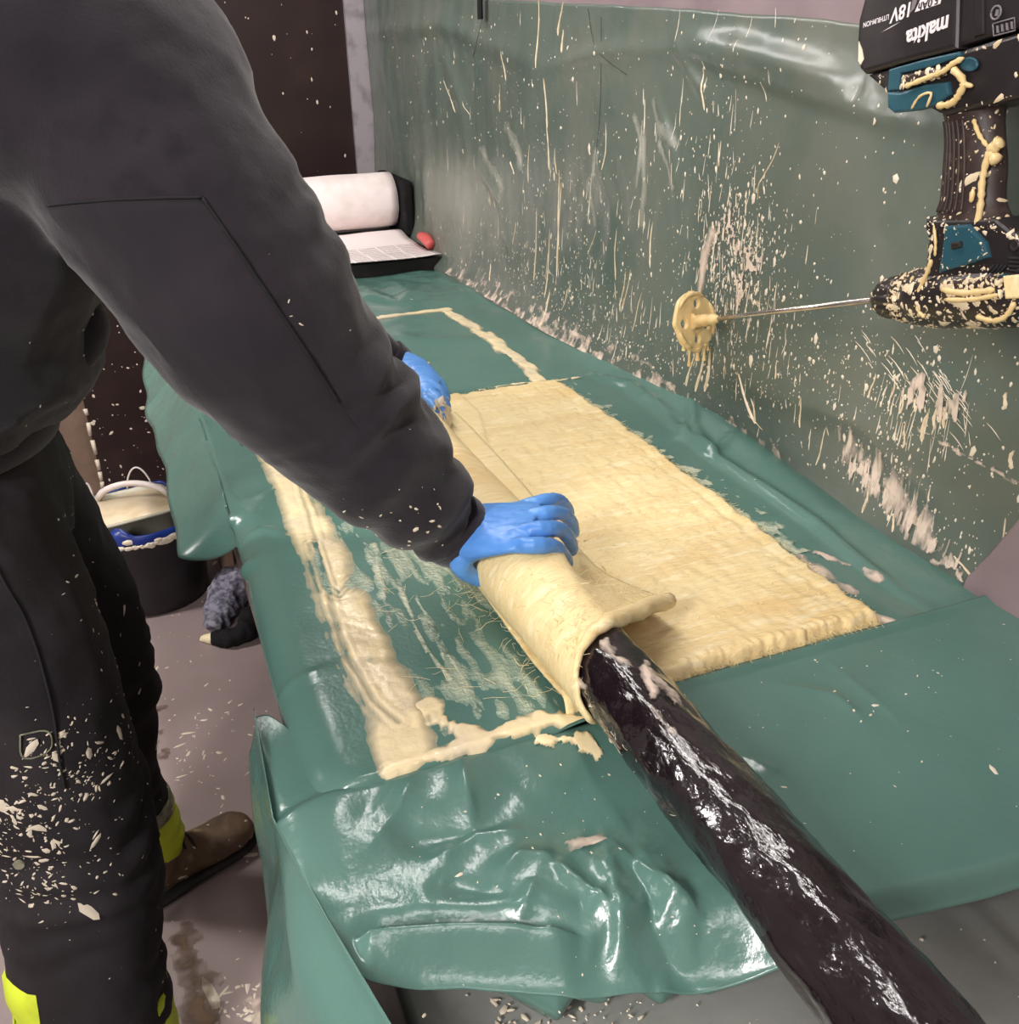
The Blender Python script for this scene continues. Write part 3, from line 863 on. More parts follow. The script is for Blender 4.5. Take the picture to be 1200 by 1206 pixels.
# adhesive on the sheet
def table_smear(name, x0, x1, y0, y1, fn, m, thr=0.0, h=0.004, res=0.004, label=None, parent=None, zf=None):
    Xg, Yg = np.meshgrid(np.arange(x0, x1, res), np.arange(y0, y1, res))
    cov = fn(Xg, Yg)
    k = (cov > thr)
    keep = k[:-1, :-1] & k[1:, 1:] & k[1:, :-1] & k[:-1, 1:]
    Z = (zf or table_z)(Xg, Yg) + 0.0008 + h * sst(0, 0.7, cov) * (1 + .5 * fbm(Xg * 40, Yg * 40, 3))
    return grid_mesh(name, Xg, Yg, Z, m, parent or main, keep=keep, attr=np.clip(cov, 0, 2), label=label, kind='stuff')
def tstroke(pts, w, amp, seed, sx=22, sy=22, off=0.1):
    pts = [p[:2] for p in pts]
    def fn(X, Y):
        wx = X + .006 * fbm(X * 14, Y * 14, seed + 3); wy = Y + .006 * fbm(X * 14, Y * 14, seed + 7)
        d, t = seg_dist(wx, wy, pts)
        return (1 - d / w) * 1.2 + amp * fbm(X * sx, Y * sy, seed) - off
    return fn
def groove(fn, pts, n, w, depth):
    """trowel lines along a stroke"""
    def f(X, Y):
        c = fn(X, Y)
        d, t = seg_dist(X, Y, [p[:2] for p in pts])
        return c - depth * np.exp(-(((d - w) / (w * .35)) ** 2)) - depth * .7 * np.exp(-(d / (w * .3)) ** 2)
    return f
LS = [(0.192,1.678), (0.191,1.626), (0.190,1.415), (0.191,1.234), (0.185,1.072), (0.189,0.968), (0.188,0.843), (0.178,0.765)]
GV = [(0.211,1.584), (0.198,1.385), (0.183,1.224), (0.170,1.079), (0.166,0.964), (0.173,0.869), (0.188,0.814)]
def main_streak(X, Y):
    b = tstroke(LS, 0.041, .22, 1.0, 30, 30, .0)(X, Y)
    d, t = seg_dist(X + .003 * fbm(X * 20, Y * 20), Y, GV)
    b = np.minimum(b, .75) - .42 * np.exp(-(d / .0045) ** 2) - .22 * np.exp(-((d - .013) / .003) ** 2)
    d2, t2 = seg_dist(X, Y, [(0.182,1.267), (0.176,1.135), (0.187,1.106), (0.218,1.142)])
    return b - .42 * np.exp(-((d2 - .004) / .004) ** 2) * (b > 0) - .2 * np.exp(-((d2 - .014) / .002) ** 2)
table_smear('adhesive_streak', 0.1, 0.33, 0.738, 2.0, main_streak, M_streak, 0.02, .0035, .003, label='thick cream adhesive streak with trowel grooves along the left edge')
def near_streak(X, Y):
    b = tstroke([(0.162,0.751), (0.198,0.752), (0.241,0.752), (0.288,0.759), (0.337,0.754), (0.393,0.727)], 0.016, 1.1, 3.0, 40, 40)(X, Y)
    c = tstroke([(0.174,0.767), (0.203,0.800), (0.223,0.831), (0.240,0.792), (0.257,0.754)], 0.020, 1.2, 3.6, 30, 30)(X, Y)
    d, t = seg_dist(X, Y, [(0.205,0.823), (0.201,0.777), (0.225,0.775), (0.243,0.799)])
    return np.maximum(b, c) - .6 * np.exp(-(d / .004) ** 2) - .4 * np.exp(-((d - .010) / .003) ** 2)
table_smear('adhesive_streak', 0.12, 0.42, 0.738, 0.90, near_streak, M_streak, 0.02, .003, .0025, label='cream adhesive streak along the near end of the table')
table_smear('adhesive_streak', 0.55, 0.86, 1.7, 2.62, tstroke([(0.808,2.488), (0.821,2.281), (0.818,2.036), (0.804,1.802)], 0.026, .9, 4.0, 40, 12, .2), M_streak, label='pale streaky adhesive strip along the far right edge')
table_smear('adhesive_streak', 0.40, 0.86, 2.3, 2.6, tstroke([(0.600,2.495), (0.696,2.490), (0.817,2.494)], 0.022, .4, 5.0), M_streak, label='cream adhesive strip across the far end')
table_smear('adhesive_streak', 0.55, 0.9, 1.72, 1.92, tstroke([(0.647,1.812), (0.729,1.817), (0.905,1.795)], 0.006, .9, 5.6, 50, 50), M_streak)
# film of wet resin left of the roll
def film(X, Y):
    inside = sst(.15, .2, X) * sst(.45, .38, X) * sst(.75, .80, Y) * sst(1.75, 1.6, Y)
    wx = X + .02 * fbm(X * 8, Y * 8, 1); wy = Y + .05 * fbm(X * 8, Y * 8, 4)
    n = fbm(wx * 70, wy * 12, 5) + .5 * fbm(wx * 18, wy * 14, 8)
    return inside * (.22 + 1.1 * np.clip(n, -0.15, 1))
table_smear('wet_resin_film', 0.14, 0.46, 0.745, 1.78, film, M_film, 0.03, 0.0015, 0.004, label='thin shiny resin film swirled over the green plastic')
for (pts, w) in [([(0.269,1.095), (0.259,0.944), (0.265,0.865)], .006), ([(0.284,1.064), (0.282,0.914), (0.277,0.808)], .005), ([(0.268,1.229), (0.243,1.082)], .012), ([(0.273,1.199), (0.315,1.209), (0.354,1.163)], .005), ([(0.276,0.999), (0.271,0.836), (0.283,0.798)], .005)]:
    xs_ = [p[0] for p in pts]; ys_ = [p[1] for p in pts]
    table_smear('resin_swirl', min(xs_) - .03, max(xs_) + .03, max(min(ys_) - .03, .745), max(ys_) + .03, tstroke(pts, w, 1.2, ys_[0] * 7, 60, 20, .15), M_film, .05, .002, .003)
# resin squeezed out on the right of the mat
table_smear('adhesive_streak', 0.78, 0.93, 0.75, 1.1, tstroke([(0.834,0.941), (0.820,0.894), (0.825,0.855)], 0.020, 1.5, 6.0, 50, 30, .1), M_smear, .1, .002, .003)
table_smear('adhesive_streak', 0.78, 0.93, 0.75, 1.1, tstroke([(0.859,0.944), (0.880,0.895), (0.888,0.852)], 0.012, 1.8, 6.6, 60, 40, .1), M_smear, .1, .002, .003)
table_smear('adhesive_streak', 0.76, 0.9, 0.73, 0.83, tstroke([(0.817,0.784), (0.825,0.767), (0.832,0.754)], 0.018, .5, 7.0, 40, 40), M_smear, .0, .004, .003, label='blob of resin squeezed out at the near right corner of the mat')
table_smear('adhesive_streak', 0.70, 0.92, 0.95, 1.78, lambda X, Y: .75 - np.abs(X - .835) / .035 + 1.7 * fbm(X * 60, Y * 60, 12), M_film, .2, .0015, .004, label='shiny wet margin beside the mat')
mb = MB(); rnd = random.Random(5)
for k in range(420):
    x = rnd.uniform(.12, .97); y = rnd.uniform(.76, 2.9)
    s = 0.0012 * math.exp(rnd.gauss(0, .6))
    blob(mb, (x, y, float(table_z(np.array(x), np.array(y)))), (0, 0, 1), s, min(s * .5, .001), asp=rnd.uniform(1, 3), n=5, rnd=rnd)
for k in range(260):
    x = rnd.gauss(.86, .03); y = rnd.uniform(.85, 1.8)
    s = 0.0012 * math.exp(rnd.gauss(0, .5))
    blob(mb, (x, y, float(table_z(np.array(x), np.array(y)))), (0, 0, 1), s, min(s * .5, .001), asp=rnd.uniform(1, 3), n=5, rnd=rnd)
mb.build('resin_spatter', M_splat, main, kind='stuff')

# ------------------------------------------------------------------ front green sheet with its folds and left drape
FCR = [  # polyline, height, width, sharp?
       ([(0.275, 0.60), (0.30, 0.545), (0.31, 0.51)], 0.016, 0.014, 1), ([(0.345, 0.60), (0.365, 0.53), (0.39, 0.47)], 0.014, 0.014, 1),
       ([(0.13, 0.715), (0.165, 0.675), (0.215, 0.66), (0.28, 0.69)], -0.010, 0.020, 0), ([(0.12, 0.68), (0.155, 0.705), (0.185, 0.74)], 0.007, 0.014, 1),
       ([(0.17, 0.645), (0.22, 0.655), (0.27, 0.64)], 0.008, 0.012, 1), ([(0.215, 0.60), (0.25, 0.615), (0.285, 0.60)], 0.010, 0.014, 1), ([(0.235, 0.745), (0.225, 0.69), (0.22, 0.66)], 0.012, 0.018, 1),
       ([(0.17, 0.62), (0.23, 0.585)], -.006, .014, 0), ([(0.255, 0.585), (0.225, 0.555)], .008, .010, 1),
       ([(0.62, 0.70), (0.66, 0.66), (0.665, 0.62)], 0.006, 0.008, 1), ([(0.70, 0.715), (0.70, 0.60)], 0.002, .008, 1), ([(0.505, 0.62), (0.525, 0.58)], 0.006, .008, 1)]
CRX = ([0.36, 0.44, 0.50, 0.62, 0.76, 0.92], [0.125, 0.104, 0.088, 0.060, 0.034, 0.041], [.775, .785, .795, .806, .812, .832])
def front_z(X, Y):
    right = sst(0.36, 0.52, X)
    z = (0.806 + .032 * sst(.62, .745, Y)) * (1 - right) + 0.8495 * right
    z = z + (0.0022 + 0.002 * (1 - right)) * fbm(X * 6, Y * 6, 3.3) + (1 - right) * (0.006 * facet(X * 9, Y * 8, 1.2) + .0012 * facet(X * 26, Y * 24, 2.0)) + .0012 * right * facet(X * 8, Y * 8, 3.0)
    cr = np.exp(-((X - .335) / .05) ** 2 - ((Y - .535) / .06) ** 2)
    z = z + cr * (.026 * facet(X * 24 + Y * 8, Y * 16 - X * 6, 4.0) + .010 * facet(X * 46, Y * 40, 5.0))
    for (pl, h, w, sh) in FCR:
        d, t = seg_dist(X, Y, pl)
        g = np.exp(-d / w) if sh else np.exp(-(d / w) ** 2)
        z = z + h * g * np.sin(np.clip(t, 0.04, 0.96) * PI) ** 0.5
    # the fold rolled over along the near edge: crisp at the back, round towards the viewer
    ux, uy = .938, -.346
    tl = ((X - .085) * ux + (Y - .598) * uy) / .215
    nn = -((X - .085) * -uy + (Y - .598) * ux) + .006 * np.sin(tl * 4)
    hh = .030 * np.clip(1.12 - tl, 0, 1) ** .8 * sst(1.05, .85, tl) * sst(-.05, .06, tl)
    z = z + hh * np.where(nn > 0, 1.0, 0.0) * sst(-.001, .005, nn) * np.clip(1 - (nn / .062) ** 2, -.2, 1) - .006 * np.exp(-((nn + .006) / .010) ** 2) * sst(1.0, .8, tl) * sst(-.05, .1, tl)
    yn = front_near(X)
    z = z - 0.020 * sst(0.022, 0.0, Y - yn) ** 1.3 * right - 0.045 * (1 - right) * sst(.075, 0, Y - yn) ** 1.2
    cx = np.interp(Y, CRX[0], CRX[1]); cz = np.interp(Y, CRX[0], CRX[2])
    k = np.exp(-np.clip(X - cx, 0, 1) / .022)
    return z * (1 - k) + (cz + .004) * k
def front_near(X):
    return np.interp(X, [0.05, 0.10, 0.16, 0.22, 0.25, 0.31, 0.36, 0.42, 0.5, 0.62, 0.8, 1.0], [0.56, 0.55, 0.53, 0.50, 0.485, 0.468, 0.452, 0.432, 0.410, 0.392, 0.380, 0.370])
nu, nv = 260, 130
U = np.linspace(0, 1, nu); Vv = np.linspace(0, 1, nv)
FX = np.zeros((nv, nu)); FY = np.zeros_like(FX)
for j, v in enumerate(Vv):
    yl = .55 + (.92 - .55) * v
    for it in range(8):
        xl = float(np.interp(yl, CRX[0], CRX[1]))
        yf0 = .80 + .12 * float(sst(.12, .05, xl)); yn0 = float(front_near(np.array(xl)))
        yl = yn0 + (yf0 - yn0) * v
    FX[j] = xl + (1.0 - xl) * U ** 1.15
yn = front_near(FX)
yf = 0.80 + (0.752 - 0.80) * sst(.40, .47, FX) + .12 * sst(.12, .05, FX)
FY = yn + (yf - yn) * Vv[:, None]
FZ = front_z(FX, FY)
FZ = FZ - 0.012 * sst(.47, .40, FX) * sst(.745, .765, FY)
FZ = FZ - 0.03 * sst(.09, .14, FX) * sst(.50, .44, FX) * sst(.735, .78, FY)
FZ = FZ + 0.004 * sst(.46, .50, FX) * sst(.73, .75, FY)
FZ = np.maximum(FZ, 0.728)
front = grid_mesh('green_sheet', FX, FY, FZ, M_green)
tag(front, 'green plastic sheet in front of the table, folded and crumpled under the black tube', 'sheet')
md = front.modifiers.new('thick', 'SOLIDIFY'); md.thickness = 0.0014; md.offset = -1
# left drape: hangs from the crest down the side
nh = 48; ny_ = 110
cyv = np.linspace(.36, .92, ny_)
DX = np.zeros((ny_, nh)); DY = np.zeros_like(DX); DZ = np.zeros_like(DX)
for j, cy in enumerate(cyv):
    cx = float(np.interp(cy, CRX[0], CRX[1])); cz = float(np.interp(cy, CRX[0], CRX[2])) + .004
    for k in range(nh):
        q = k / (nh - 1)
        ln = 0.68 * q ** 1.2
        fl_ = (.45 + .55 * float(sst(.88, .70, cy)))
        out = 0.050 * float(sst(0, .26, ln)) * fl_ + .030 * fl_ * float(sst(0, .05, ln)) * float(sst(.80, .62, cy)) + .014 * float(facet(cy * 8 + ln * 3, ln * 7 - cy * 4, 5)) * float(sst(0, .10, ln))
        DX[j, k] = cx + .0015 - out
        DY[j, k] = cy + 0.03 * q + 0.004 * float(vn(cy * 11, q * 5, 8)) * min(1, q * 8)
        DZ[j, k] = cz - ln * .97
dr = grid_mesh('side_drape', DX, DY, DZ, M_green, front)
md = dr.modifiers.new('thick', 'SOLIDIFY'); md.thickness = 0.0012
# slack hanging under the roll, in pleats
PV_ = []; PF_ = []
npx = 110; npz = 16
KX = [.09, .13, .17, .205, .235, .255, .28, .305, .33, .35, .375, .41, .44]
KO = [0, .006, .002, .010, .022, .002, .008, -.006, .010, -.004, .008, .0, .004]
KD = [.030, .036, .044, .056, .074, .060, .058, .054, .057, .052, .050, .046, .040]
for i in range(npx):
    x = .085 + .35 * i / (npx - 1)
    y0 = float(front_near(np.array(x))) + .016
    o_ = float(np.interp(x, KX, KO)); dp__ = float(np.interp(x, KX, KD))
    for k in range(npz):
        q = k / (npz - 1)
        PV_.append((x, y0 + .004 - o_ * sst(0, .6, q) - .012 * math.sin(q * PI) + .016 * q, float(front_z(np.array(x), np.array(y0 + .004))) - .003 - dp__ * .8 * q + .004 * float(vn(x * 30, q * 3))))
for i in range(npx - 1):
    for k in range(npz - 1):
        PF_.append((i * npz + k, i * npz + k + 1, (i + 1) * npz + k + 1, (i + 1) * npz + k))
pl_ = mesh('hanging_pleats', PV_, PF_, M_green, front)
md = pl_.modifiers.new('thick', 'SOLIDIFY'); md.thickness = 0.0012
# resin on it
def fz_only(X, Y):
    return front_z(X, Y)
table_smear('resin_dab', 0.26, 0.40, 0.60, 0.72, tstroke([(0.309,0.608), (0.318,0.603), (0.329,0.602)], 0.012, 1.1, 9, 70, 70), M_smear, 0.05, .004, .002, parent=front, zf=fz_only)
table_smear('resin_dab', 0.26, 0.42, 0.66, 0.76, tstroke([(0.328,0.731), (0.372,0.717), (0.380,0.702)], 0.010, 1.6, 10, 70, 40), M_streak, 0.1, .003, .002, parent=front, zf=fz_only)
mb = MB(); rnd = random.Random(6)
for k in range(170):
    x = rnd.uniform(.12, .97); y = rnd.uniform(.45, .73)
    s = 0.0008 * math.exp(rnd.gauss(0, .5))
    blob(mb, (x, y, float(front_z(np.array(x), np.array(y)))), (0, 0, 1), s, min(s * .5, .001), asp=rnd.uniform(1, 3), n=5, rnd=rnd)
mb.build('resin_spatter', M_splat, front, kind='stuff')

# ------------------------------------------------------------------ the fleece mat
mat_o = empty('fibre_mat', (0.6, 1.27, 0.85), 'cream resin soaked fibre fleece mat, unrolled from the black tube across the green sheet', 'mat')
res = 0.0033
mx_ = np.arange(0.365, 0.850, res); my_ = np.arange(0.735, 1.83, res)
MX, MY = np.meshgrid(mx_, my_)
rightE = np.interp(MY, [0.74, 0.9, 1.2, 1.5, 1.8], [0.812, 0.822, 0.832, 0.838, 0.833]) + 0.006 * fbm(MY * 22, 1.0) + 0.003 * vn(MY * 90, 2.0)
nearE = 0.752 + 0.005 * fbm(MX * 22, 5.0) + 0.003 * vn(MX * 110, 3.0)
farE = 1.79 + 0.006 * fbm(MX * 20, 7.0)
edge = np.minimum(np.minimum(rightE - MX, MY - nearE), np.minimum(farE - MY, MX - .36 + .5))
top = (0.012 + .008 * sst(.86, .76, MY)) * sst(0.0, 0.009, edge) + 0.0015 * fbm(MX * 60, MY * 20, 2) + 0.001 * fbm(MX * 140, MY * 140, 4) + .002 * fbm(MX * 6, MY * 5, 6)
top = top - 0.0012 * np.exp(-((rightE - MX - .032) / .006) ** 2)
top = top + 0.004 * np.exp(-((MY - nearE - .014) / .010) ** 2) * (0.5 + .35 * np.sin(MX * 480 + 9 * fbm(MX * 24, MY * 24)) + .5 * fbm(MX * 70, MY * 30))
dd, tt = seg_dist(MX, MY, [(0.555,1.635), (0.535,1.441), (0.528,1.267)])
top = top + 0.004 * (dd < 0.2) * sst(0.004, -0.004, MX - np.interp(MY, [1.15, 1.4, 1.66], [.535, .53, .60]))
base = 0.8475 + 0.006 * 0
MZ = base + np.maximum(top, 0.0)
kq = edge > -0.002
keep = kq[:-1, :-1] & kq[1:, 1:] & kq[1:, :-1] & kq[:-1, 1:]
flat = grid_mesh('flat_layer', MX, MY, MZ, M_fleece, mat_o, keep=keep)
md = flat.modifiers.new('thick', 'SOLIDIFY'); md.thickness = 0.003; md.offset = -1

TUBE_X, TUBE_Z, TUBE_R = 0.404, 0.912, 0.043
RW = 0.056
def wrap_profile(y):
    """points of the rolled layer at station y: from under the left side, over the top, down to the flat mat"""
    k = float(sst(1.02, 0.80, y))
    rw = 0.0475 + .0085 * float(sst(.73, .98, y))
    pts = []
    for a in np.linspace(258, 38 + 38 * k, 26):
        t = math.radians(a)
        rr = rw + 0.002 * float(fbm(a * .02, y * 9, 3)) + .003 * float(sst(200, 262, a))
        pts.append((TUBE_X + rr * math.cos(t), TUBE_Z + rr * math.sin(t)))
    x0, z0 = pts[-1]
    xe = 0.540 + 0.010 * math.sin(y * 5) + 0.022 * k
    zv = 0.8665
    xv = 0.482
    n = 16
    for i in range(1, n + 1):
        u = i / n
        x = x0 + (xe - x0) * u
        if x < xv:
            q = (x - x0) / max(xv - x0, 1e-4)
            za = z0 + (zv - z0) * (1 - (1 - q) ** 2.0)
        else:
            za = zv
        zb_ = z0 + (.900 - z0) * u ** .9
        z = za * (1 - k) + zb_ * k
        pts.append((x, z + .0015 * float(fbm(x * 30, y * 20))))
    return pts
yst = np.concatenate([np.linspace(0, 1, 90)])
PX = []; PY = []; PZ = []
npf = 42
for s in yst:
    rowx = []; rowy = []; rowz = []
    for j in range(npf):
        u = j / (npf - 1)
        yn_ = float(np.interp(u, [0, .15, .28, .42, .55, .63, 1.0], [.715, .695, .712, .735, .748, .760, .850])) + .002 * float(vn(j * .9, 2.0))
        y = yn_ + (1.66 - yn_) * s ** 1.3
        p = wrap_profile(y)[j]
        rowx.append(p[0]); rowy.append(y); rowz.append(p[1])
    PX.append(rowx); PY.append(rowy); PZ.append(rowz)
PX = np.array(PX); PY = np.array(PY); PZ = np.array(PZ)
wrap = grid_mesh('rolled_layer', PX, PY, PZ, M_fleece, mat_o)
md = wrap.modifiers.new('thick', 'SOLIDIFY'); md.thickness = 0.005; md.offset = 0
edge_pts = [Vector((PX[0, j], PY[0, j] - .001, PZ[0, j] + 0.003)) for j in range(3, npf)]
ce = tube('curled_edge', edge_pts, [0.0035 + 0.0075 * float(sst(6, 30, i)) + .0008 * float(vn(i * .8, 4)) for i in range(len(edge_pts))], M_fleece, mat_o, n=10)
# lifted corner of the mat beside the left hand
tube('lifted_corner', [(0.490,1.797,0.900), (0.511,1.777,0.925), (0.536,1.781,0.935)], [.02, .022, .010], M_fleece, mat_o, n=10, flat=.35)

# loose fibres: stuff
mb = MB(); rnd = random.Random(12)
def hair(p, d, l, r=0.0003, curl=.5):
    p = Vector(p); d = Vector(d).normalized()
    pts = [p]
    for i in range(3):
        d = (d + Vector((rnd.gauss(0, curl), rnd.gauss(0, curl), rnd.gauss(0, curl * .35)))).normalized()
        p = p + d * l / 3
        pts.append(Vector((p.x, p.y, max(p.z, .8495))))
    V, F = tube_geo(pts, [r, r, r, r * .4], 3, cap=False)
    mb.add(V, F)
for k in range(420):   # right edge
    y = rnd.uniform(.76, 1.79); x = float(np.interp(y, [0.74, 0.9, 1.2, 1.5, 1.8], [0.812, 0.822, 0.832, 0.838, 0.833]))
    hair((x - .006, y, .853 + rnd.random() * .006), (1, rnd.gauss(0, .7), -.1), rnd.uniform(.005, .014), .00028)
for k in range(380):   # near edge
    x = rnd.uniform(.48, .815)
    hair((x, .757, .853 + rnd.random() * .008), (rnd.gauss(0, .5), -1, -.2), rnd.uniform(.005, .013), .0003)
for k in range(180):
    x = rnd.uniform(.55, .83)
    hair((x, 1.787, .853), (rnd.gauss(0, .5), 1, 0), rnd.uniform(.006, .016))
for k in range(60):   # along the left of the roll, lying on the wet film
    y = rnd.uniform(.75, 1.2)
    hair((.352 + rnd.uniform(-.012, .012), y, rnd.uniform(.853, .90)), (-1, rnd.gauss(0, .8), -.35), rnd.uniform(.010, .030), .00025, .6)
for k in range(300):   # on the curled edge and the valley
    j = rnd.randrange(12, npf); i = int(min(89, abs(rnd.gauss(0, 14))))
    hair((PX[i, j], PY[i, j], PZ[i, j] + .004), (rnd.gauss(0, 1), rnd.gauss(-.3, 1), .35), rnd.uniform(.006, .02), .0003)
for k in range(40):
    hair((rnd.uniform(.2, .36), rnd.uniform(.8, 1.2), .8505), (rnd.gauss(0, 1), rnd.gauss(0, 1), 0), rnd.uniform(.012, .04), .00022, .3)
mb.build('loose_fibres', M_fibre, mat_o, kind='stuff')
mb = MB()
for k in range(900):   # pale flecks on the mat
    x = rnd.uniform(.5, .82); y = .77 + 1.0 * rnd.random() ** 1.6
    blob(mb, (x, y, .8605 + .0012), (0, 0, 1), .0008 * math.exp(rnd.gauss(0, .4)), .0008, asp=rnd.uniform(1, 2), n=4, rnd=rnd)
mb.build('pale_flecks', M_fibre, mat_o, kind='stuff')

# ------------------------------------------------------------------ the black tube
tu = empty('wrapped_tube', (TUBE_X, 0.7, TUBE_Z - TUBE_R), 'long black film wrapped tube lying across the mat and sticking out over the front', 'tube')
yy = np.arange(-0.12, 1.72, 0.006); tt_ = np.linspace(0, 2 * PI, 65)[:-1]
TY, TT = np.meshgrid(yy, tt_, indexing='ij')
sp = TT * TUBE_R
rr = TUBE_R + 0.0026 * ridge(TY * 14 + np.cos(TT) * 1.2, np.sin(TT) * 1.6 - TY * 5, 3.0) + 0.0010 * fbm(TY * 50, np.cos(TT) * 3, np.sin(TT) * 3) + .0012 * fbm(TY * 9, np.cos(TT) * 1.5, np.sin(TT) * 1.5)
VX = TUBE_X + rr * np.cos(TT); VZ = TUBE_Z + rr * np.sin(TT)
n0, n1 = TY.shape
V = np.stack([VX.ravel(), TY.ravel(), VZ.ravel()], -1).tolist()
F = []
for i in range(n0 - 1):
    for k in range(n1):
        k2 = (k + 1) % n1
        F.append((i * n1 + k, i * n1 + k2, (i + 1) * n1 + k2, (i + 1) * n1 + k))
F.append(tuple(range(n1))); F.append(tuple((n0 - 1) * n1 + k for k in reversed(range(n1))))
film_o = mesh('film_wrap', V, F, M_black, tu)
bt = BVHTree.FromPolygons([Vector(v) for v in V], F)
def tube_smear(pts, w, seed, m=M_smear):
    """resin smears on the tube: pts = (y, angle in degrees)"""
    A = np.arange(-25, 200, 1.5); Yy = np.arange(.50, .78, .0015)
    Yg, Ag = np.meshgrid(Yy, A)
    cov = 1 - seg_dist(Yg, np.radians(Ag) * TUBE_R, [(y, math.radians(a) * TUBE_R) for y, a in pts])[0] / w + 1.3 * fbm(Yg * 45, Ag * .06, seed) - .1
    k = cov > 0.05
    keep = k[:-1, :-1] & k[1:, 1:] & k[1:, :-1] & k[:-1, 1:]
    r = TUBE_R + .0022 + .0018 * sst(0, .6, cov)
    grid_mesh('resin_smear', TUBE_X + r * np.cos(np.radians(Ag)), Yg, TUBE_Z + r * np.sin(np.radians(Ag)), m, tu, keep=keep, attr=np.clip(cov, 0, 2), kind='stuff')
tube_smear([(.725, 100), (.70, 105), (.675, 92)], .008, 1)
tube_smear([(.68, 70), (.66, 85), (.63, 95)], .006, 2)
tube_smear([(.665, 78), (.64, 72), (.61, 80)], .008, 3)
tube_smear([(.735, 165), (.70, 160)], .008, 5)
tube_smear([(.62, 110), (.57, 112)], .004, 6)
mb = MB()
splats(film_o, 120, .0012, [((TUBE_X, .66, TUBE_Z), .08, 1)], mb, asp=3, seed=4, normal_ok=lambda N, C: (N[:, 2] > -.2) * (C[:, 1] < .74))
mb.build('resin_spatter', M_splat, tu, kind='stuff')

# ------------------------------------------------------------------ the person
pe = empty('person', (-0.22, 1.32, 0.0), 'person in black sweatshirt and blue gloves leaning over the green table', 'person')

def sph(c, r, n=18, m=12):
    c = Vector(c); r = Vector(r) if hasattr(r, '__len__') else Vector((r, r, r))
    rings = []
    for i in range(m + 1):
        t = PI * (i + 0.02) / (m + 0.04)
        rings.append((c + Vector((0, 0, -math.cos(t) * r.z)), Vector((math.sin(t) * r.x, 0, 0)), Vector((0, math.sin(t) * r.y, 0))))
    return ring_loft(rings, n)
def limb(chain, per=8, n=26):
    """chain = [(point, radius)]"""
    A = interp_list([list(p) + [r] for p, r in chain], per)
    return tube_geo([a[:3] for a in A], [a[3] for a in A], n)

R_ARM = [((-0.075,1.267,1.541), .135), ((-0.028,1.176,1.496), .150), ((0.017,1.150,1.482), .143), ((0.043,1.103,1.414), .130), ((0.084,1.070,1.339), .124), ((0.121,1.048,1.260), .118),
         ((0.163,1.040,1.188), .104), ((0.211,1.032,1.120), .096), ((0.263,1.019,1.046), .076), ((0.298,1.025,0.994), .060), ((0.326,1.022,0.965), .050)]
L_ARM = [((-0.011,1.689,1.475), .13), ((0.053,1.708,1.490), .125), ((0.090,1.712,1.371), .10), ((0.148,1.742,1.247), .085), ((0.289,1.800,1.102), .068), ((0.417,1.826,0.979), .050), ((0.469,1.817,0.933), .042)]
torso = [((-.268, 1.33, 1.095), .150, .195), ((-.25, 1.33, 1.125), .168, .21), ((-.235, 1.33, 1.165), .180, .215), ((-.218, 1.33, 1.215), .180, .215), ((-.17, 1.33, 1.28), .165, .22),
         ((-.11, 1.33, 1.38), .15, .225), ((-.06, 1.33, 1.47), .13, .20), ((-.035, 1.33, 1.525), .095, .13), ((-.02, 1.33, 1.56), .072, .08)]
T = interp_list([[c[0], c[1], c[2], a, b] for c, a, b in torso], 6)
torso_geo = ring_loft([(Vector(t[:3]), Vector((t[3], 0, 0)), Vector((0, t[4], 0))) for t in T], 40)
def cloth_disp(co, no):
    x, y, z = co.T
    axis = np.array([.55, 0.0, -.62])
    d = 0.006 * fbm(x * 7, y * 7, z * 7, 3)
    d = d + 0.0035 * ridge(x * 16 + z * 9, y * 12, z * 16 - x * 8)
    # sleeve folds toward the cuff
    w = sst(.12, .30, x) * sst(1.9, 1.0, y)
    u = x * .66 - z * .75
    d = d + w * 0.006 * np.sin(u * 95 + 4 * vn(x * 9, y * 9, z * 9))
    # heavy folds at the waist
    w2 = sst(1.31, 1.14, z) * sst(.05, -.05, x)
    d = d + w2 * 0.010 * ridge(y * 7 + z * 4, z * 9, x * 5)
    return d
jacket = remesh('sweatshirt', [torso_geo, limb(R_ARM), limb(L_ARM)], M_blackcloth, pe, 0.0085, 8, cloth_disp)
jb = bvh_of(jacket)
# hem band and cuffs
V, F = ring_loft([(Vector((-.27, 1.33, z + .058)), Vector((a, 0, 0)), Vector((0, a + .045, 0))) for z, a in ((1.012, .130), (1.015, .146), (1.03, .152), (1.055, .157), (1.065, .150))], 48)
mesh('hem_band', V, F, M_blackcloth, pe)
V, F = limb([((0.317,1.019,0.975), .050), ((0.333,1.022,0.958), .050), ((0.348,1.021,0.945), .044), ((0.353,1.020,0.941), .036)], 4)
mesh('cuff', V, F, M_blackcloth, pe)
V, F = limb([((0.457,1.817,0.946), .045), ((0.478,1.815,0.925), .043), ((0.485,1.814,0.917), .034)], 4)
mesh('cuff', V, F, M_blackcloth, pe)
# hood and collar bunched at the neck
V, F = limb([((-.13, 1.24, 1.53), .03), ((-.05, 1.20, 1.575), .04), ((.035, 1.25, 1.585), .040), ((.06, 1.33, 1.575), .036), ((.035, 1.42, 1.585), .040), ((-.05, 1.46, 1.575), .04), ((-.13, 1.42, 1.53), .03)], 6)
mesh('hood_collar', V, F, M_blackcloth, pe)

def on_sleeve(p, off=0.0):
    """nearest point of the sweatshirt, pushed out by off"""
    loc, nor, idx, d = jb.find_nearest(Vector(p))
    return loc + nor * off
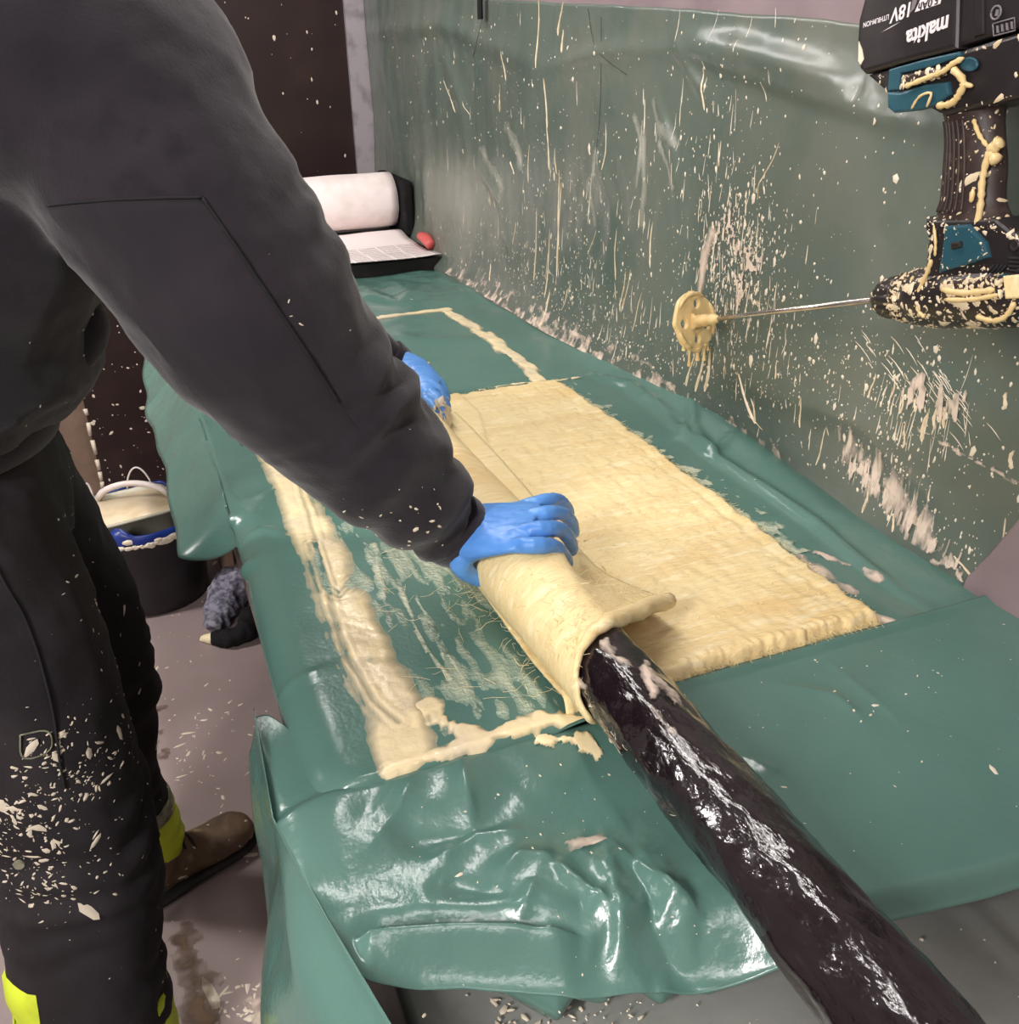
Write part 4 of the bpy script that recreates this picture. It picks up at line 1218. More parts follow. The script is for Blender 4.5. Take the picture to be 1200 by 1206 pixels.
# sewn-on patch of the sleeve: follows the cloth
c0, c1, c2, c3 = [Vector(p) for p in ((-0.063,0.993,1.401), (0.077,0.982,1.394), (0.209,0.964,1.126), (0.091,1.001,1.108))]
camside = Vector((-0.05, -1, 0.25)).normalized()
rows_ = []
NU, NV = 34, 40
for j in range(NV):
    v = j / (NV - 1)
    row = []
    for i in range(NU):
        u = i / (NU - 1)
        p = (c0 * (1 - u) + c1 * u) * (1 - v) + (c3 * (1 - u) + c2 * u) * v
        hit = jb.ray_cast(p + camside * .25, -camside)
        q = hit[0] if hit[0] is not None else on_sleeve(p)
        nn = hit[1] if hit[0] is not None else camside
        e = min((1 - u) * 30, v * 40) * float(sst(1, .6, v))
        row.append(q + nn * (0.0032 * min(1, e) + .0004))
    rows_.append(row)
PV = [p for r in rows_ for p in r]
PF = [(j * NU + i, j * NU + i + 1, (j + 1) * NU + i + 1, (j + 1) * NU + i) for j in range(NV - 1) for i in range(NU - 1)]
patch = mesh('sleeve_patch', PV, PF, M_pocket, pe)
top_e = [rows_[0][i] for i in range(NU)]
side_e = [rows_[j][NU - 1] for j in range(int(NV * .8))]
tube('seam', [p + camside * .0015 for p in top_e], .0014, M_seam, patch, n=6)
tube('seam', [p + camside * .0015 for p in side_e], .0014, M_seam, patch, n=6)
# pouch pocket flap at the front of the waist
V, F = limb([((-.075, 1.23, 1.26), .014), ((-.060, 1.24, 1.235), .024), ((-.066, 1.245, 1.205), .026), ((-.095, 1.25, 1.165), .018)], 6)
mesh('front_pocket', V, F, M_blackcloth, pe)
mb = MB()
splats(jacket, 90, .0009, [(None, 0, .4), ((0.262,0.954,1.036), .07, 1.0), ((0.119,0.956,1.267), .05, .5), ((-0.104,1.190,1.202), .15, .4)], mb, asp=2, seed=8, h=.0008)
mb.build('resin_spatter', M_splat, jacket, kind='stuff')

# trousers
R_LEG = [((-.27, 1.23, 1.02), .125), ((-.255, 1.20, .90), .128), ((-.235, 1.18, .76), .116), ((-.226, 1.17, .62), .112), ((-.224, 1.165, .52), .112), ((-.232, 1.16, .42), .112), ((-.246, 1.14, .30), .112), ((-.255, 1.115, .17), .106)]
L_LEG = [((-.26, 1.42, 1.02), .12), ((-.23, 1.47, .88), .112), ((-.195, 1.505, .74), .098), ((-.172, 1.52, .62), .088), ((-.165, 1.525, .52), .080), ((-.175, 1.53, .42), .072), ((-.185, 1.53, .30), .068), ((-.182, 1.53, .22), .066)]
def trouser_disp(co, no):
    x, y, z = co.T
    d = 0.007 * fbm(x * 9, y * 9, z * 7, 3) + 0.005 * ridge(x * 12 + z * 7, y * 12, z * 9)
    k = np.exp(-((z - .50) / .10) ** 2) + np.exp(-((z - .24) / .06) ** 2)
    d = d + .005 * k * np.sin(z * 85 + 5 * vn(x * 10, y * 10, z * 6))
    return d
pel = [((-.275, 1.33, z), a, b) for z, a, b in ((1.13, .135, .18), (1.05, .145, .195), (.97, .145, .205), (.91, .13, .20))]
pel_geo = ring_loft([(Vector(c), Vector((a, 0, 0)), Vector((0, b, 0))) for c, a, b in pel], 32)
trousers = remesh('work_trousers', [pel_geo, limb(R_LEG), limb(L_LEG)], M_trouser, pe, 0.009, 6, trouser_disp)
tbv = bvh_of(trousers)
mb = MB()
splats(trousers, 700, .0010, [(None, 0, 1.0), ((-0.257,1.120,0.631), .05, .9), ((-0.208,1.134,0.692), .05, .8), ((-0.245,1.100,0.537), .05, .6), ((-0.178,1.279,0.869), .10, .5)], mb, asp=2.6, seed=2, h=.001, normal_ok=lambda N, C: 0.15 + (N[:, 1] < .2))
for (p, s, n_) in (((-0.199,1.086,0.720), .006, 14), ((-0.201,1.097,0.740), .004, 10), ((-0.258,1.072,0.653), .007, 18), ((-0.233,1.038,0.609), .006, 12), ((-0.261,1.015,0.546), .004, 8), ((-0.137,0.999,0.607), .004, 6), ((-0.230,0.991,0.526), .003, 4)):
    rnd = random.Random(int(s * 1e4) + n_)
    for k in range(n_):
        q = Vector(p) + Vector((rnd.gauss(0, .012), rnd.gauss(0, .012), rnd.gauss(0, .022)))
        hit = tbv.ray_cast(q + camside * .2, -camside)
        if hit[0] is not None:
            blob(mb, hit[0], hit[1], s * .4 * math.exp(rnd.gauss(-.3, .5)), .0010, asp=rnd.uniform(1.2, 3), n=8, jag=.45, rnd=rnd)
mb.build('resin_spatter', M_splat, trousers, kind='stuff')
# trouser details: thigh pocket edge and button, seams
def on_tr(p, off):
    h = tbv.ray_cast(Vector(p) + camside * .2, -camside)
    if h[0] is None:
        h = tbv.find_nearest(Vector(p))
    return h[0] + h[1] * off
V, F = tube_geo([on_tr(p, .002) for p in catmull([(-0.208,1.231,0.979), (-0.189,1.180,0.901), (-0.186,1.126,0.803), (-0.199,1.062,0.676)], 8)], .0018, 6)
mesh('side_seam', V, F, M_seam, pe)
tube('pocket_edge', [on_tr(p, .002) for p in catmull([(-0.226,1.118,0.760), (-0.198,1.105,0.756), (-0.201,1.093,0.733), (-0.229,1.104,0.731), (-0.226,1.118,0.760)], 6)], .0012, M_reflect, pe, n=6)
b = on_tr((-0.278,1.037,0.573), .003)
bm = bmesh.new(); bmesh.ops.create_cone(bm, cap_ends=True, segments=16, radius1=.008, radius2=.006, depth=.004)
bmesh.ops.rotate(bm, verts=bm.verts, matrix=Matrix.Rotation(PI / 2, 3, 'X')); bmesh.ops.translate(bm, verts=bm.verts, vec=b)
bm_obj('press_stud', bm, M_reflect, pe, smooth=False)
# high-visibility knee panel on the near leg
def leg_panel(name, q0, q1, q2, q3, m, nu=10, nv=10, off=.004):
    V = []
    for j in range(nv):
        for i in range(nu):
            u = i / (nu - 1); v = j / (nv - 1)
            p = (Vector(q0) * (1 - u) + Vector(q1) * u) * (1 - v) + (Vector(q3) * (1 - u) + Vector(q2) * u) * v
            e = min(min(u, 1 - u), min(v, 1 - v)) * 12
            V.append(on_tr(p, .001 + off * min(1, e)))
    F = [(j * nu + i, j * nu + i + 1, (j + 1) * nu + i + 1, (j + 1) * nu + i) for j in range(nv - 1) for i in range(nu - 1)]
    return mesh(name, V, F, m, pe)
leg_panel('yellow_panel', (-0.406,1.145,0.324), (-0.302,1.107,0.330), (-0.315,1.065,0.223), (-0.430,1.106,0.213), M_hivis)

# cuffs: yellow bands with grey reflective stripes, and the boots
def boot(name, heel, toe, ankle):
    heel = Vector(heel); toe = Vector(toe)
    d = (toe - heel); Lb = d.length; d.normalize()
    s = Vector((-d.y, d.x, 0)); up = Vector((0, 0, 1))
    prof = [(-.01, .020, .03, .055), (.0, .034, .012, .10), (.03, .040, .008, .135), (.07, .041, .008, .14), (.11, .040, .008, .115), (.15, .044, .008, .088), (.19, .049, .008, .076), (.23, .050, .008, .070), (.262, .043, .010, .064), (.282, .026, .016, .050), (.290, .008, .024, .036)]
    P = interp_list([list(p) for p in prof], 4)
    rings = []
    for (t, w, z0, z1) in P:
        c = heel + d * (t / .29 * Lb) + up * ((z0 + z1) / 2)
        rings.append((c, s * w, up * ((z1 - z0) / 2)))
    g1 = ring_loft(rings, 22)
    g2 = tube_geo(catmull([heel + d * .06 + up * .07, heel + d * .055 + up * .13, Vector(ankle)], 6), .046, 20)
    o = remesh(name, [g1, g2], M_boot, pe, .005, 5, lambda co, no: .003 * fbm(co[:, 0] * 22, co[:, 1] * 22, co[:, 2] * 22) + .002 * ridge(co[:, 0] * 30, co[:, 1] * 30, co[:, 2] * 10))
    sr = []
    for (t, w, z0, z1) in P:
        c = heel + d * (t / .29 * Lb) + up * .0115
        sr.append((c, s * (w + .006), up * .0110))
    V, F = ring_loft(sr, 16); V = [Vector((v.x, v.y, max(.001, v.z))) for v in V]
    mesh('sole', V, F, M_sole, o)
    for k in range(3):
        c = heel + d * (.095 + .022 * k) / .29 * Lb + up * (.125 - .018 * k)
        tube('lace', catmull([c - s * .028 - up * .012, c - s * .012 + up * .006, c + s * .012 + up * .006, c + s * .028 - up * .012], 4), .0028, M_sole, o, n=6)
    mb = MB(); splats(o, 60, .002, [(None, 0, 1)], mb, asp=2, seed=3); mb.build('resin_spatter', M_splat, o, kind='stuff')
    return o
boot('boot', (-.215, 1.485, 0), (.028, 1.605, 0), (-.18, 1.525, .26))
boot('boot', (-.325, 1.06, 0), (-.05, 1.07, 0), (-.25, 1.09, .22))
def cuff(chain, stripe):
    V, F = limb(chain, 5, 30)
    V = [Vector(v) + Vector((.003, .002, 0)) * math.sin(v[2] * 160) for v in V]
    o = mesh('yellow_cuff', V, F, M_hivis, pe)
    for (p, q, r) in stripe:
        V, F = limb([(p, r), (q, r)], 3, 30)
        mesh('reflective_stripe', V, F, M_reflect, o)
cuff([((-.182, 1.53, .235), .066), ((-.178, 1.53, .20), .070), ((-.172, 1.53, .14), .070), ((-.168, 1.53, .10), .064), ((-.168, 1.53, .095), .050)], [((-.181, 1.53, .225), (-.1785, 1.53, .195), .0725)])
cuff([((-.250, 1.125, .21), .100), ((-.251, 1.115, .16), .104), ((-.25, 1.10, .11), .102), ((-.25, 1.095, .07), .094), ((-.25, 1.095, .065), .07)], [((-.25, 1.10, .12), (-.25, 1.10, .095), .1045)])

# head (above the frame) on its neck
head_geo = [sph((.045, 1.33, 1.775), (.098, .077, .105)), sph((.075, 1.33, 1.715), (.068, .060, .075)), tube_geo([(-.02, 1.33, 1.53), (.0, 1.33, 1.60), (.025, 1.33, 1.68)], [.062, .056, .055], 18),
            tube_geo([(.140, 1.33, 1.785), (.158, 1.33, 1.758), (.160, 1.33, 1.742), (.140, 1.33, 1.735)], [.009, .012, .016, .010], 12),
            tube_geo([(.128, 1.31, 1.705), (.142, 1.33, 1.705), (.128, 1.35, 1.705)], [.006, .009, .006], 8),
            sph((.04, 1.250, 1.755), (.020, .010, .032)), sph((.04, 1.410, 1.755), (.020, .010, .032)),
            tube_geo([(.128, 1.285, 1.800), (.142, 1.33, 1.803), (.128, 1.375, 1.800)], [.009, .010, .009], 10)]
head = remesh('head', head_geo, M_skin, pe, .005, 5)
for y in (1.297, 1.363):
    V, F = sph((.130, y, 1.783), .0125, 12, 8); mesh('eye', V, F, M_white, head)
V, F = sph((.025, 1.33, 1.80), (.110, .088, .105), 24, 14)
keepf = [f for f in F if not (sum(V[i].x for i in f) / len(f) > .085 and sum(V[i].z for i in f) / len(f) < 1.845) and sum(V[i].z for i in f) / len(f) > 1.735]
mesh('hair', V, keepf, M_hair, head)

# gloves: palms and bent fingers, one continuous skin each
def glove(name, geo, seedv, label):
    def dp(co, no):
        x, y, z = co.T
        return .0007 * ridge(x * 45 + seedv + y * 40, y * 70, z * 60, 2) + .0003 * fbm(x * 110, y * 110, z * 110, 2)
    return remesh(name, geo, M_glove, pe, .0022, 3, dp, label)
def palm(rows):
    """rows = (centre, across vector half, thickness vector half)"""
    A = interp_list([list(c) + list(a) + list(t) for c, a, t in rows], 6)
    return ring_loft([(Vector(r[:3]), Vector(r[3:6]), Vector(r[6:9])) for r in A], 24)
def row(pa, pb, th, nrm):
    pa = Vector(pa); pb = Vector(pb)
    return ((pa + pb) / 2, (pb - pa) / 2, Vector(nrm).normalized() * th)
upn = (-.15, -.25, 1)
rh = [palm([row((0.313,0.988,0.945), (0.368,1.059,0.965), .036, (-.45, -.2, 1)), row((0.325,0.966,0.950), (0.388,1.047,0.970), .029, (-.35, -.2, 1)), row((0.346,0.941,0.962), (0.415,1.034,0.976), .019, upn), row((0.369,0.919,0.973), (0.435,1.017,0.982), .0135, upn), row((0.388,0.914,0.976), (0.447,1.006,0.982), .0105, upn)]),
      limb([((0.374,0.939,0.970), .0105), ((0.394,0.910,0.981), .0108), ((0.424,0.918,0.968), .0098), ((0.446,0.935,0.942), .0090), ((0.458,0.949,0.920), .0080), ((0.459,0.952,0.914), .004)], 4, 14),
      limb([((0.387,0.957,0.976), .0105), ((0.414,0.937,0.986), .0110), ((0.447,0.949,0.972), .0098), ((0.469,0.966,0.944), .0090), ((0.481,0.982,0.918), .0080), ((0.483,0.987,0.911), .004)], 4, 14),
      limb([((0.406,0.989,0.976), .0105), ((0.436,0.975,0.985), .0106), ((0.468,0.989,0.972), .0094), ((0.491,1.007,0.946), .0088), ((0.503,1.023,0.920), .0078), ((0.506,1.028,0.913), .004)], 4, 14),
      limb([((0.423,1.024,0.974), .0095), ((0.453,1.019,0.980), .0096), ((0.482,1.034,0.970), .0086), ((0.504,1.050,0.948), .0080), ((0.516,1.064,0.926), .0072), ((0.519,1.069,0.920), .004)], 4, 14),
      limb([((0.343,0.990,0.952), .020), ((0.328,0.985,0.942), .017), ((0.325,0.984,0.928), .0140), ((0.339,0.988,0.910), .0118), ((0.358,0.989,0.896), .0100), ((0.367,0.990,0.889), .005)], 4, 14)]
glove('glove', rh, 3.0, 'right blue glove gripping the roll')
V, F = limb([((0.317,1.040,0.935), .020), ((0.345,1.022,0.952), .047), ((0.358,1.018,0.955), .0485), ((0.364,1.017,0.954), .044), ((0.358,1.020,0.954), .038)], 5, 30)
lh_ = [palm([row((0.448,1.697,0.930), (0.503,1.807,0.950), .026, upn), row((0.452,1.642,0.930), (0.514,1.747,0.955), .020, upn), row((0.465,1.585,0.930), (0.520,1.690,0.950), .015, upn), row((0.475,1.565,0.925), (0.522,1.654,0.940), .012, upn)]),
       limb([((0.466,1.588,0.932), .011), ((0.473,1.560,0.927), .011), ((0.476,1.546,0.915), .0098), ((0.483,1.547,0.900), .009), ((0.488,1.554,0.890), .004)], 4, 12),
       limb([((0.478,1.599,0.940), .011), ((0.488,1.578,0.932), .011), ((0.492,1.562,0.917), .0098), ((0.494,1.556,0.902), .009), ((0.499,1.568,0.890), .004)], 4, 12),
       limb([((0.492,1.630,0.945), .0105), ((0.502,1.611,0.936), .0105), ((0.507,1.596,0.920), .0095), ((0.509,1.589,0.905), .0085), ((0.511,1.597,0.895), .004)], 4, 12),
       limb([((0.503,1.659,0.948), .010), ((0.516,1.652,0.938), .0095), ((0.521,1.638,0.923), .0088), ((0.524,1.634,0.908), .008), ((0.525,1.637,0.900), .004)], 4, 12),
       limb([((0.460,1.676,0.935), .016), ((0.457,1.624,0.925), .014), ((0.463,1.599,0.912), .0115), ((0.475,1.589,0.900), .0095), ((0.479,1.592,0.895), .004)], 4, 12)]
lg = glove('glove', lh_, 7.0, 'left blue glove smeared with pale resin at the fingers')
mb = MB(); splats(lg, 90, .003, [((0.486,1.556,0.910), .025, 1)], mb, asp=2, seed=5, h=.0012); mb.build('resin_smear', M_splat, lg, kind='stuff')

# ------------------------------------------------------------------ cordless drill with mixing paddle
XD = 0.88
dr_o = empty('cordless_drill', (XD, 0.95, 1.1), 'black and teal cordless drill, upside down and caked with resin, before the wall sheet', 'drill')
def slab(name, pts, x0, x1, m, bev=0.004, parent=None, seg=2, label=None):
    """outline in (y, z) given thickness from x0 (near) to x1"""
    bm = bmesh.new()
    a = [bm.verts.new((x0, y, z)) for y, z in pts]
    b = [bm.verts.new((x1, y, z)) for y, z in pts]
    n = len(pts)
    fs = [bm.faces.new(a), bm.faces.new(list(reversed(b)))]
    for i in range(n):
        fs.append(bm.faces.new((a[i], b[i], b[(i + 1) % n], a[(i + 1) % n])))
    bmesh.ops.recalc_face_normals(bm, faces=bm.faces)
    if bev:
        ed = list(set(fs[0].edges) | set(fs[1].edges))
        bmesh.ops.bevel(bm, geom=ed, offset=bev, segments=seg, affect='EDGES', profile=0.5)
    return bm_obj(name, bm, m, parent if parent is not None else dr_o, label=label)
BF = XD - 0.034        # near face of the battery
batt = slab('battery', [(0.995,1.543), (0.992,1.518), (0.982,1.492), (0.972,1.486), (0.906,1.500), (0.836,1.513), (0.853,1.590), (0.863,1.596), (0.942,1.592), (0.989,1.572)], BF, XD + .034, M_tool, .006, seg=3)
gau = slab('gauge_end', [(0.861,1.593), (0.842,1.514), (0.771,1.531), (0.738,1.539), (0.747,1.597)], BF + .006, XD + .032, M_tool, .005)
slab('side_groove', [(0.837,1.581), (0.820,1.524), (0.807,1.527), (0.823,1.583)], BF + .003, BF + .012, M_tool, .002, gau)
# printing on the battery
def text(name, body, p0, p1, x, m, parent, shear=0.0, bold=0.02, hscale=1.0):
    """upside-down lettering on a plane of constant x; baseline from p0 to p1 in (y, z)"""
    cu = bpy.data.curves.new(name, 'FONT')
    cu.body = body; cu.size = 1.0; cu.extrude = 0.02; cu.shear = shear; cu.offset = bold
    t = bpy.data.objects.new(name + '_t', cu); COL.objects.link(t)
    dg = bpy.context.evaluated_depsgraph_get()
    me = bpy.data.meshes.new_from_object(t.evaluated_get(dg))
    bpy.data.objects.remove(t)
    xs_ = [v.co.x for v in me.vertices]
    w = max(xs_) - min(xs_); xm = min(xs_)
    A = Vector((x, p0[0], p0[1])); B = Vector((x, p1[0], p1[1]))
    ex = (B - A).normalized(); s = (B - A).length / w
    ez = Vector((-1, 0, 0)); ey = ez.cross(ex)
    for v in me.vertices:
        c = v.co
        v.co = A + ex * ((c.x - xm) * s) + ey * (c.y * s * hscale) + ez * (c.z * s * .6)
    me.materials.clear(); me.materials.append(m)
    me.name = name
    o = bpy.data.objects.new(name, me); COL.objects.link(o)
    parent_to(o, parent)
    return o
XT = BF - 0.0003
text('lettering', 'makita', (0.855,1.545), (0.913,1.530), XT, M_ink, batt, .15, .03, 1.05)
text('lettering', '18V', (0.913,1.559), (0.944,1.552), XT, M_ink, batt, .2, .02, 1.0)
text('lettering', 'LITHIUM-ION', (0.944,1.548), (0.984,1.540), XT, M_ink, batt, .1, .01, 1.1)
slab('print_flash', [(0.869,1.564), (0.870,1.556), (0.905,1.549), (0.899,1.562), (0.894,1.570)], XT, BF + .001, M_ink, 0, batt)
text('lettering', '5.0Ah', (0.873,1.564), (0.901,1.557), XT - .0005, M_tool, batt, .2, .01, .9)
slab('print_line', [(0.925,1.540), (0.937,1.535), (0.952,1.530), (0.937,1.536)], XT, BF + .001, M_ink, 0, batt)
slab('print_arc', [(0.904,1.561), (0.906,1.553), (0.916,1.545), (0.911,1.553), (0.911,1.561)], XT, BF + .001, M_inkgrey, 0, batt)
slab('scuff', [(0.987,1.521), (0.983,1.500), (0.978,1.496), (0.974,1.502), (0.979,1.512)], BF - .001, BF + .008, M_splat, 0, batt)
XG = BF + .006
y, z = (0.798,1.546)
tube('check_button', [(XG - .002, y + .006 * math.cos(t), z + .006 * math.sin(t)) for t in np.linspace(0, 2 * PI, 25)], .0011, M_inkgrey, gau, n=6)
slab('button_mark', [(y + .002, z + .003), (y + .002, z - .003), (y - .002, z - .003), (y - .002, z + .003)], XG - .001, XG + .001, M_inkgrey, 0, gau)
fr = [(0.800,1.536), (0.775,1.541), (0.771,1.530), (0.796,1.525)]
tube('gauge_frame', [(XG - .001, p[0], p[1]) for p in fr + fr[:1]], .0008, M_inkgrey, gau, n=6)
for k in range(4):
    u = .14 + .22 * k
    a = Vector(fr[0]) * (1 - u) + Vector(fr[1]) * u; b = Vector(fr[3]) * (1 - u) + Vector(fr[2]) * u
    a2 = a + (b - a) * .2; b2 = a + (b - a) * .8
    slab('gauge_bar', [(a2.x, a2.y), (b2.x, b2.y), (b2.x - .0024, b2.y), (a2.x - .0024, a2.y)], XG - .001, XG + .001, M_inkgrey, 0, gau)
# foot of the handle
slab('foot_housing', [(0.974,1.485), (0.942,1.470), (0.936,1.466), (0.867,1.454), (0.843,1.447), (0.777,1.463), (0.720,1.475), (0.737,1.536), (0.774,1.527), (0.845,1.510), (0.942,1.491)], XD - .028, XD + .030, M_tool, .005)
slab('teal_trim', [(0.930,1.469), (0.926,1.452), (0.915,1.447), (0.881,1.451), (0.853,1.458), (0.836,1.469), (0.842,1.482), (0.875,1.478), (0.909,1.469)], XD - .033, XD - .02, M_teal, .003)
slab('teal_trim', [(0.934,1.492), (0.931,1.469), (0.913,1.471), (0.914,1.488), (0.868,1.496), (0.830,1.507), (0.835,1.511), (0.882,1.503)], XD - .032, XD - .02, M_teal, .002)
slab('side_plate', [(0.911,1.486), (0.910,1.473), (0.876,1.480), (0.846,1.487), (0.844,1.498), (0.873,1.493)], XD - .033, XD - .02, M_grip, .002)
y, z = (0.818,1.499)
V, F = ring_loft([((XD - .030, y, z), (0, .012, .002), (0, -.002, .007)), ((XD - .033, y, z), (0, .011, .002), (0, -.002, .006)), ((XD - .031, y, z), (0, .008, .0015), (0, -.0015, .004))], 18)
mesh('strap_slot', V, F, M_teal, dr_o)
y, z = (0.865,1.491)
V, F = ring_loft([((XD - .034, y, z), (0, .0045, 0), (0, 0, .0045)), ((XD - .0355, y, z), (0, .003, 0), (0, 0, .003))], 12)
mesh('screw', V, F, M_steel, dr_o)
# handle: stacked ovals
HR = [((0.878,1.458), (0.784,1.470), .027), ((0.863,1.443), (0.793,1.455), .024), ((0.855,1.421), (0.786,1.431), .022), ((0.850,1.390), (0.775,1.402), .022), ((0.846,1.361), (0.769,1.373), .022), ((0.849,1.342), (0.759,1.357), .024), ((0.849,1.323), (0.739,1.341), .026)]
A = interp_list([[a[0], a[1], b[0], b[1], d] for a, b, d in HR], 6)
rings = [(Vector((XD, (r[0] + r[2]) / 2, (r[1] + r[3]) / 2)), Vector((0, (r[0] - r[2]) / 2, (r[1] - r[3]) / 2)), Vector((-r[4], 0, 0))) for r in A]
V, F = ring_loft(rings, 28)
grip = mesh('handle', V, F, M_grip, dr_o)
bm = bmesh.new(); bm.from_mesh(grip.data); bmesh.ops.recalc_face_normals(bm, faces=bm.faces); bm.to_mesh(grip.data); bm.free()
for u in (-.15, .05, .25, .45, .65, .82):   # moulded ribs of the grip
    pts = []
    for r in rings[7:30]:
        t = math.acos(max(-1, min(1, u)))
        pts.append(r[0] + r[1] * math.cos(t) + r[2] * math.sin(t))
    tube('grip_rib', pts, .0022, M_grip, grip, n=6)
slab('trigger', [(0.843,1.339), (0.860,1.338), (0.858,1.325), (0.849,1.311), (0.848,1.294), (0.831,1.293)], XD - .011, XD + .011, M_tool, .004)
slab('neck_housing', [(0.835,1.339), (0.749,1.354), (0.725,1.344), (0.679,1.340), (0.668,1.304), (0.828,1.271), (0.833,1.299)], XD - .028, XD + .028, M_tool, .006, seg=3)
tp = slab('teal_panel', [(0.809,1.337), (0.778,1.344), (0.750,1.329), (0.742,1.315), (0.773,1.300), (0.805,1.286), (0.806,1.306)], XD - .033, XD - .02, M_teal, .003)
slab('direction_switch', [(0.793,1.322), (0.780,1.326), (0.777,1.320), (0.790,1.315)], XD - .037, XD - .03, M_tool, .002)
y, z = (0.717,1.332)
V, F = ring_loft([((XD - .027, y, z), (0, .007, 0), (0, 0, .007)), ((XD - .031, y, z), (0, .006, 0), (0, 0, .006)), ((XD - .029, y, z), (0, .004, 0), (0, 0, .004))], 16)
mesh('screw_boss', V, F, M_tool, dr_o)
# gear housing, collar and chuck: turned round the axis
P0 = Vector((XD,) + tuple((0.922,1.227))); P1 = Vector((XD,) + tuple((0.712,1.281)))
ax = (P1 - P0).normalized()
ea = Vector((1, 0, 0)); eb = ax.cross(ea).normalized()
Lax = (P1 - P0).length
def turned(name, prof, m, n=40, lobes=0, depth=0.0, squash=1.0):
    rings = []
    V = []; F = []
    for (t, r) in prof:
        c = P0 + ax * t
        for k in range(n):
            a = 2 * PI * k / n
            rr = r * (1 - depth * (0.5 - 0.5 * math.cos(a * lobes)) ** 4 if lobes and r > .012 else 1)
            V.append(c + ea * (rr * squash * math.cos(a)) + eb * (rr * math.sin(a)))
    for i in range(len(prof) - 1):
        for k in range(n):
            k2 = (k + 1) % n
            F.append((i * n + k, i * n + k2, (i + 1) * n + k2, (i + 1) * n + k))
    F.append(tuple(range(n))); F.append(tuple((len(prof) - 1) * n + k for k in reversed(range(n))))
    o = mesh(name, V, F, m, dr_o)
    bm = bmesh.new(); bm.from_mesh(o.data); bmesh.ops.recalc_face_normals(bm, faces=bm.faces); bm.to_mesh(o.data); bm.free()
    return o
turned('chuck_tip', [(-.002, .008), (-.002, .014), (.002, .016), (.004, .016)], M_steel)
turned('chuck', [(.001, .015), (.004, .019), (.012, .0235), (.022, .0262), (.040, .0285), (.044, .0280)], M_tool, 72, 12, .10)
turned('torque_collar', [(.043, .026), (.045, .0300), (.052, .0312), (.062, .0312), (.064, .0290)], M_grip, 72, 18, .08)
turned('gear_housing', [(.063, .0285), (.066, .0330), (.080, .0360), (.11, .0375), (.16, .0375), (.21, .0370), (.24, .033), (.25, .02)], M_tool, 48)
for k, (a0, a1, b0, b1) in enumerate([(1110, 1180, 331, 356)]):
    slab('inset_panel', [(0.794,1.279), (0.718,1.302), (0.709,1.279), (0.786,1.257)], XD - .0400, XD - .03, M_grip, .003)
slab('yellow_label', [(0.714,1.302), (0.670,1.315), (0.663,1.291), (0.705,1.280)], XD - .0395, XD - .03, M_fleece, .002)
slab('teal_line', [(0.791,1.277), (0.714,1.304), (0.712,1.302), (0.791,1.275)], XD - .0375, XD - .03, M_teal, .0008)
for k in range(4):
    x = 1164 + 4.5 * k
    u = Vector((0.740,1.299)); du = Vector((0.735,1.300)) - u
    p = u + du * k; q = p + (Vector((0.734,1.309)) - u)
    tube('vent_slot', [(XD - .031, p.x, p.y), (XD - .031, q.x, q.y)], .0015, M_seam, dr_o, n=6)
for k in range(5):
    a = Vector((0.719,1.319)) + (Vector((0.718,1.315)) - Vector((0.719,1.319))) * k
    tube('vent_slot', [(XD - .030, a.x, a.y), (XD - .030, a.x - .03, a.y + .004)], .0018, M_seam, dr_o, n=6)
# resin caked on the tool
mb = MB(); rnd = random.Random(31)
dparts = [o for o in bpy.data.objects if o.parent is dr_o]
for o in dparts:
    if o.name.split('.')[0] in ('gear_housing', 'torque_collar', 'inset_panel', 'neck_housing', 'handle', 'chuck', 'teal_panel', 'side_plate', 'trigger', 'foot_housing'):
        n = {'gear_housing': 560, 'torque_collar': 190, 'inset_panel': 220, 'neck_housing': 240, 'handle': 260, 'chuck': 50, 'teal_panel': 34, 'side_plate': 110, 'trigger': 60, 'foot_housing': 60}[o.name.split('.')[0]]
        splats(o, n, .0011 if 'gear' in o.name or 'collar' in o.name or 'inset' in o.name else .0008, [(None, 0, 1)], mb, asp=1.6, seed=n, normal_ok=lambda N, C: (N[:, 0] < -.1) * (C[:, 2] < 1.50), h=.0012)
mb.build('resin_spatter', M_resin, dr_o, kind='stuff')
def cake(pts, r, x=None):
    P = [Vector((x if x is not None else XD - .036, p[0], p[1])) for p in pts]
    P = catmull(P, 5)
    R = [r * (.55 + .45 * abs(math.sin(i * 1.3 + P[0].y * 90))) for i in range(len(P))]
    R[0] *= .4; R[-1] *= .4
    tube('resin_cake', P, R, M_discresin, dr_o, n=8)
cake([(0.823,1.505), (0.837,1.499), (0.847,1.492), (0.869,1.485), (0.900,1.475)], .0035)
cake([(0.836,1.495), (0.817,1.483), (0.820,1.470), (0.829,1.461), (0.848,1.458)], .0045)
cake([(0.821,1.481), (0.804,1.479)], .0030)
cake([(0.884,1.453), (0.875,1.466), (0.859,1.470), (0.862,1.456)], .0018)
cake([(0.775,1.426), (0.778,1.407), (0.778,1.386), (0.774,1.365), (0.773,1.333)], .0042, XD - .024)
cake([(0.767,1.429), (0.777,1.417), (0.766,1.408)], .0075, XD - .021)
cake([(0.806,1.447), (0.795,1.433), (0.781,1.422)], .0028, XD - .024)
cake([(0.787,1.379), (0.786,1.365)], .0032, XD - .025)
cake([(0.817,1.299), (0.819,1.286), (0.826,1.263), (0.823,1.241), (0.811,1.234)], .0030, XD - .034)
cake([(0.790,1.272), (0.757,1.275), (0.719,1.287)], .0042, XD - .040)
cake([(0.782,1.262), (0.744,1.271), (0.713,1.283)], .0032, XD - .040)
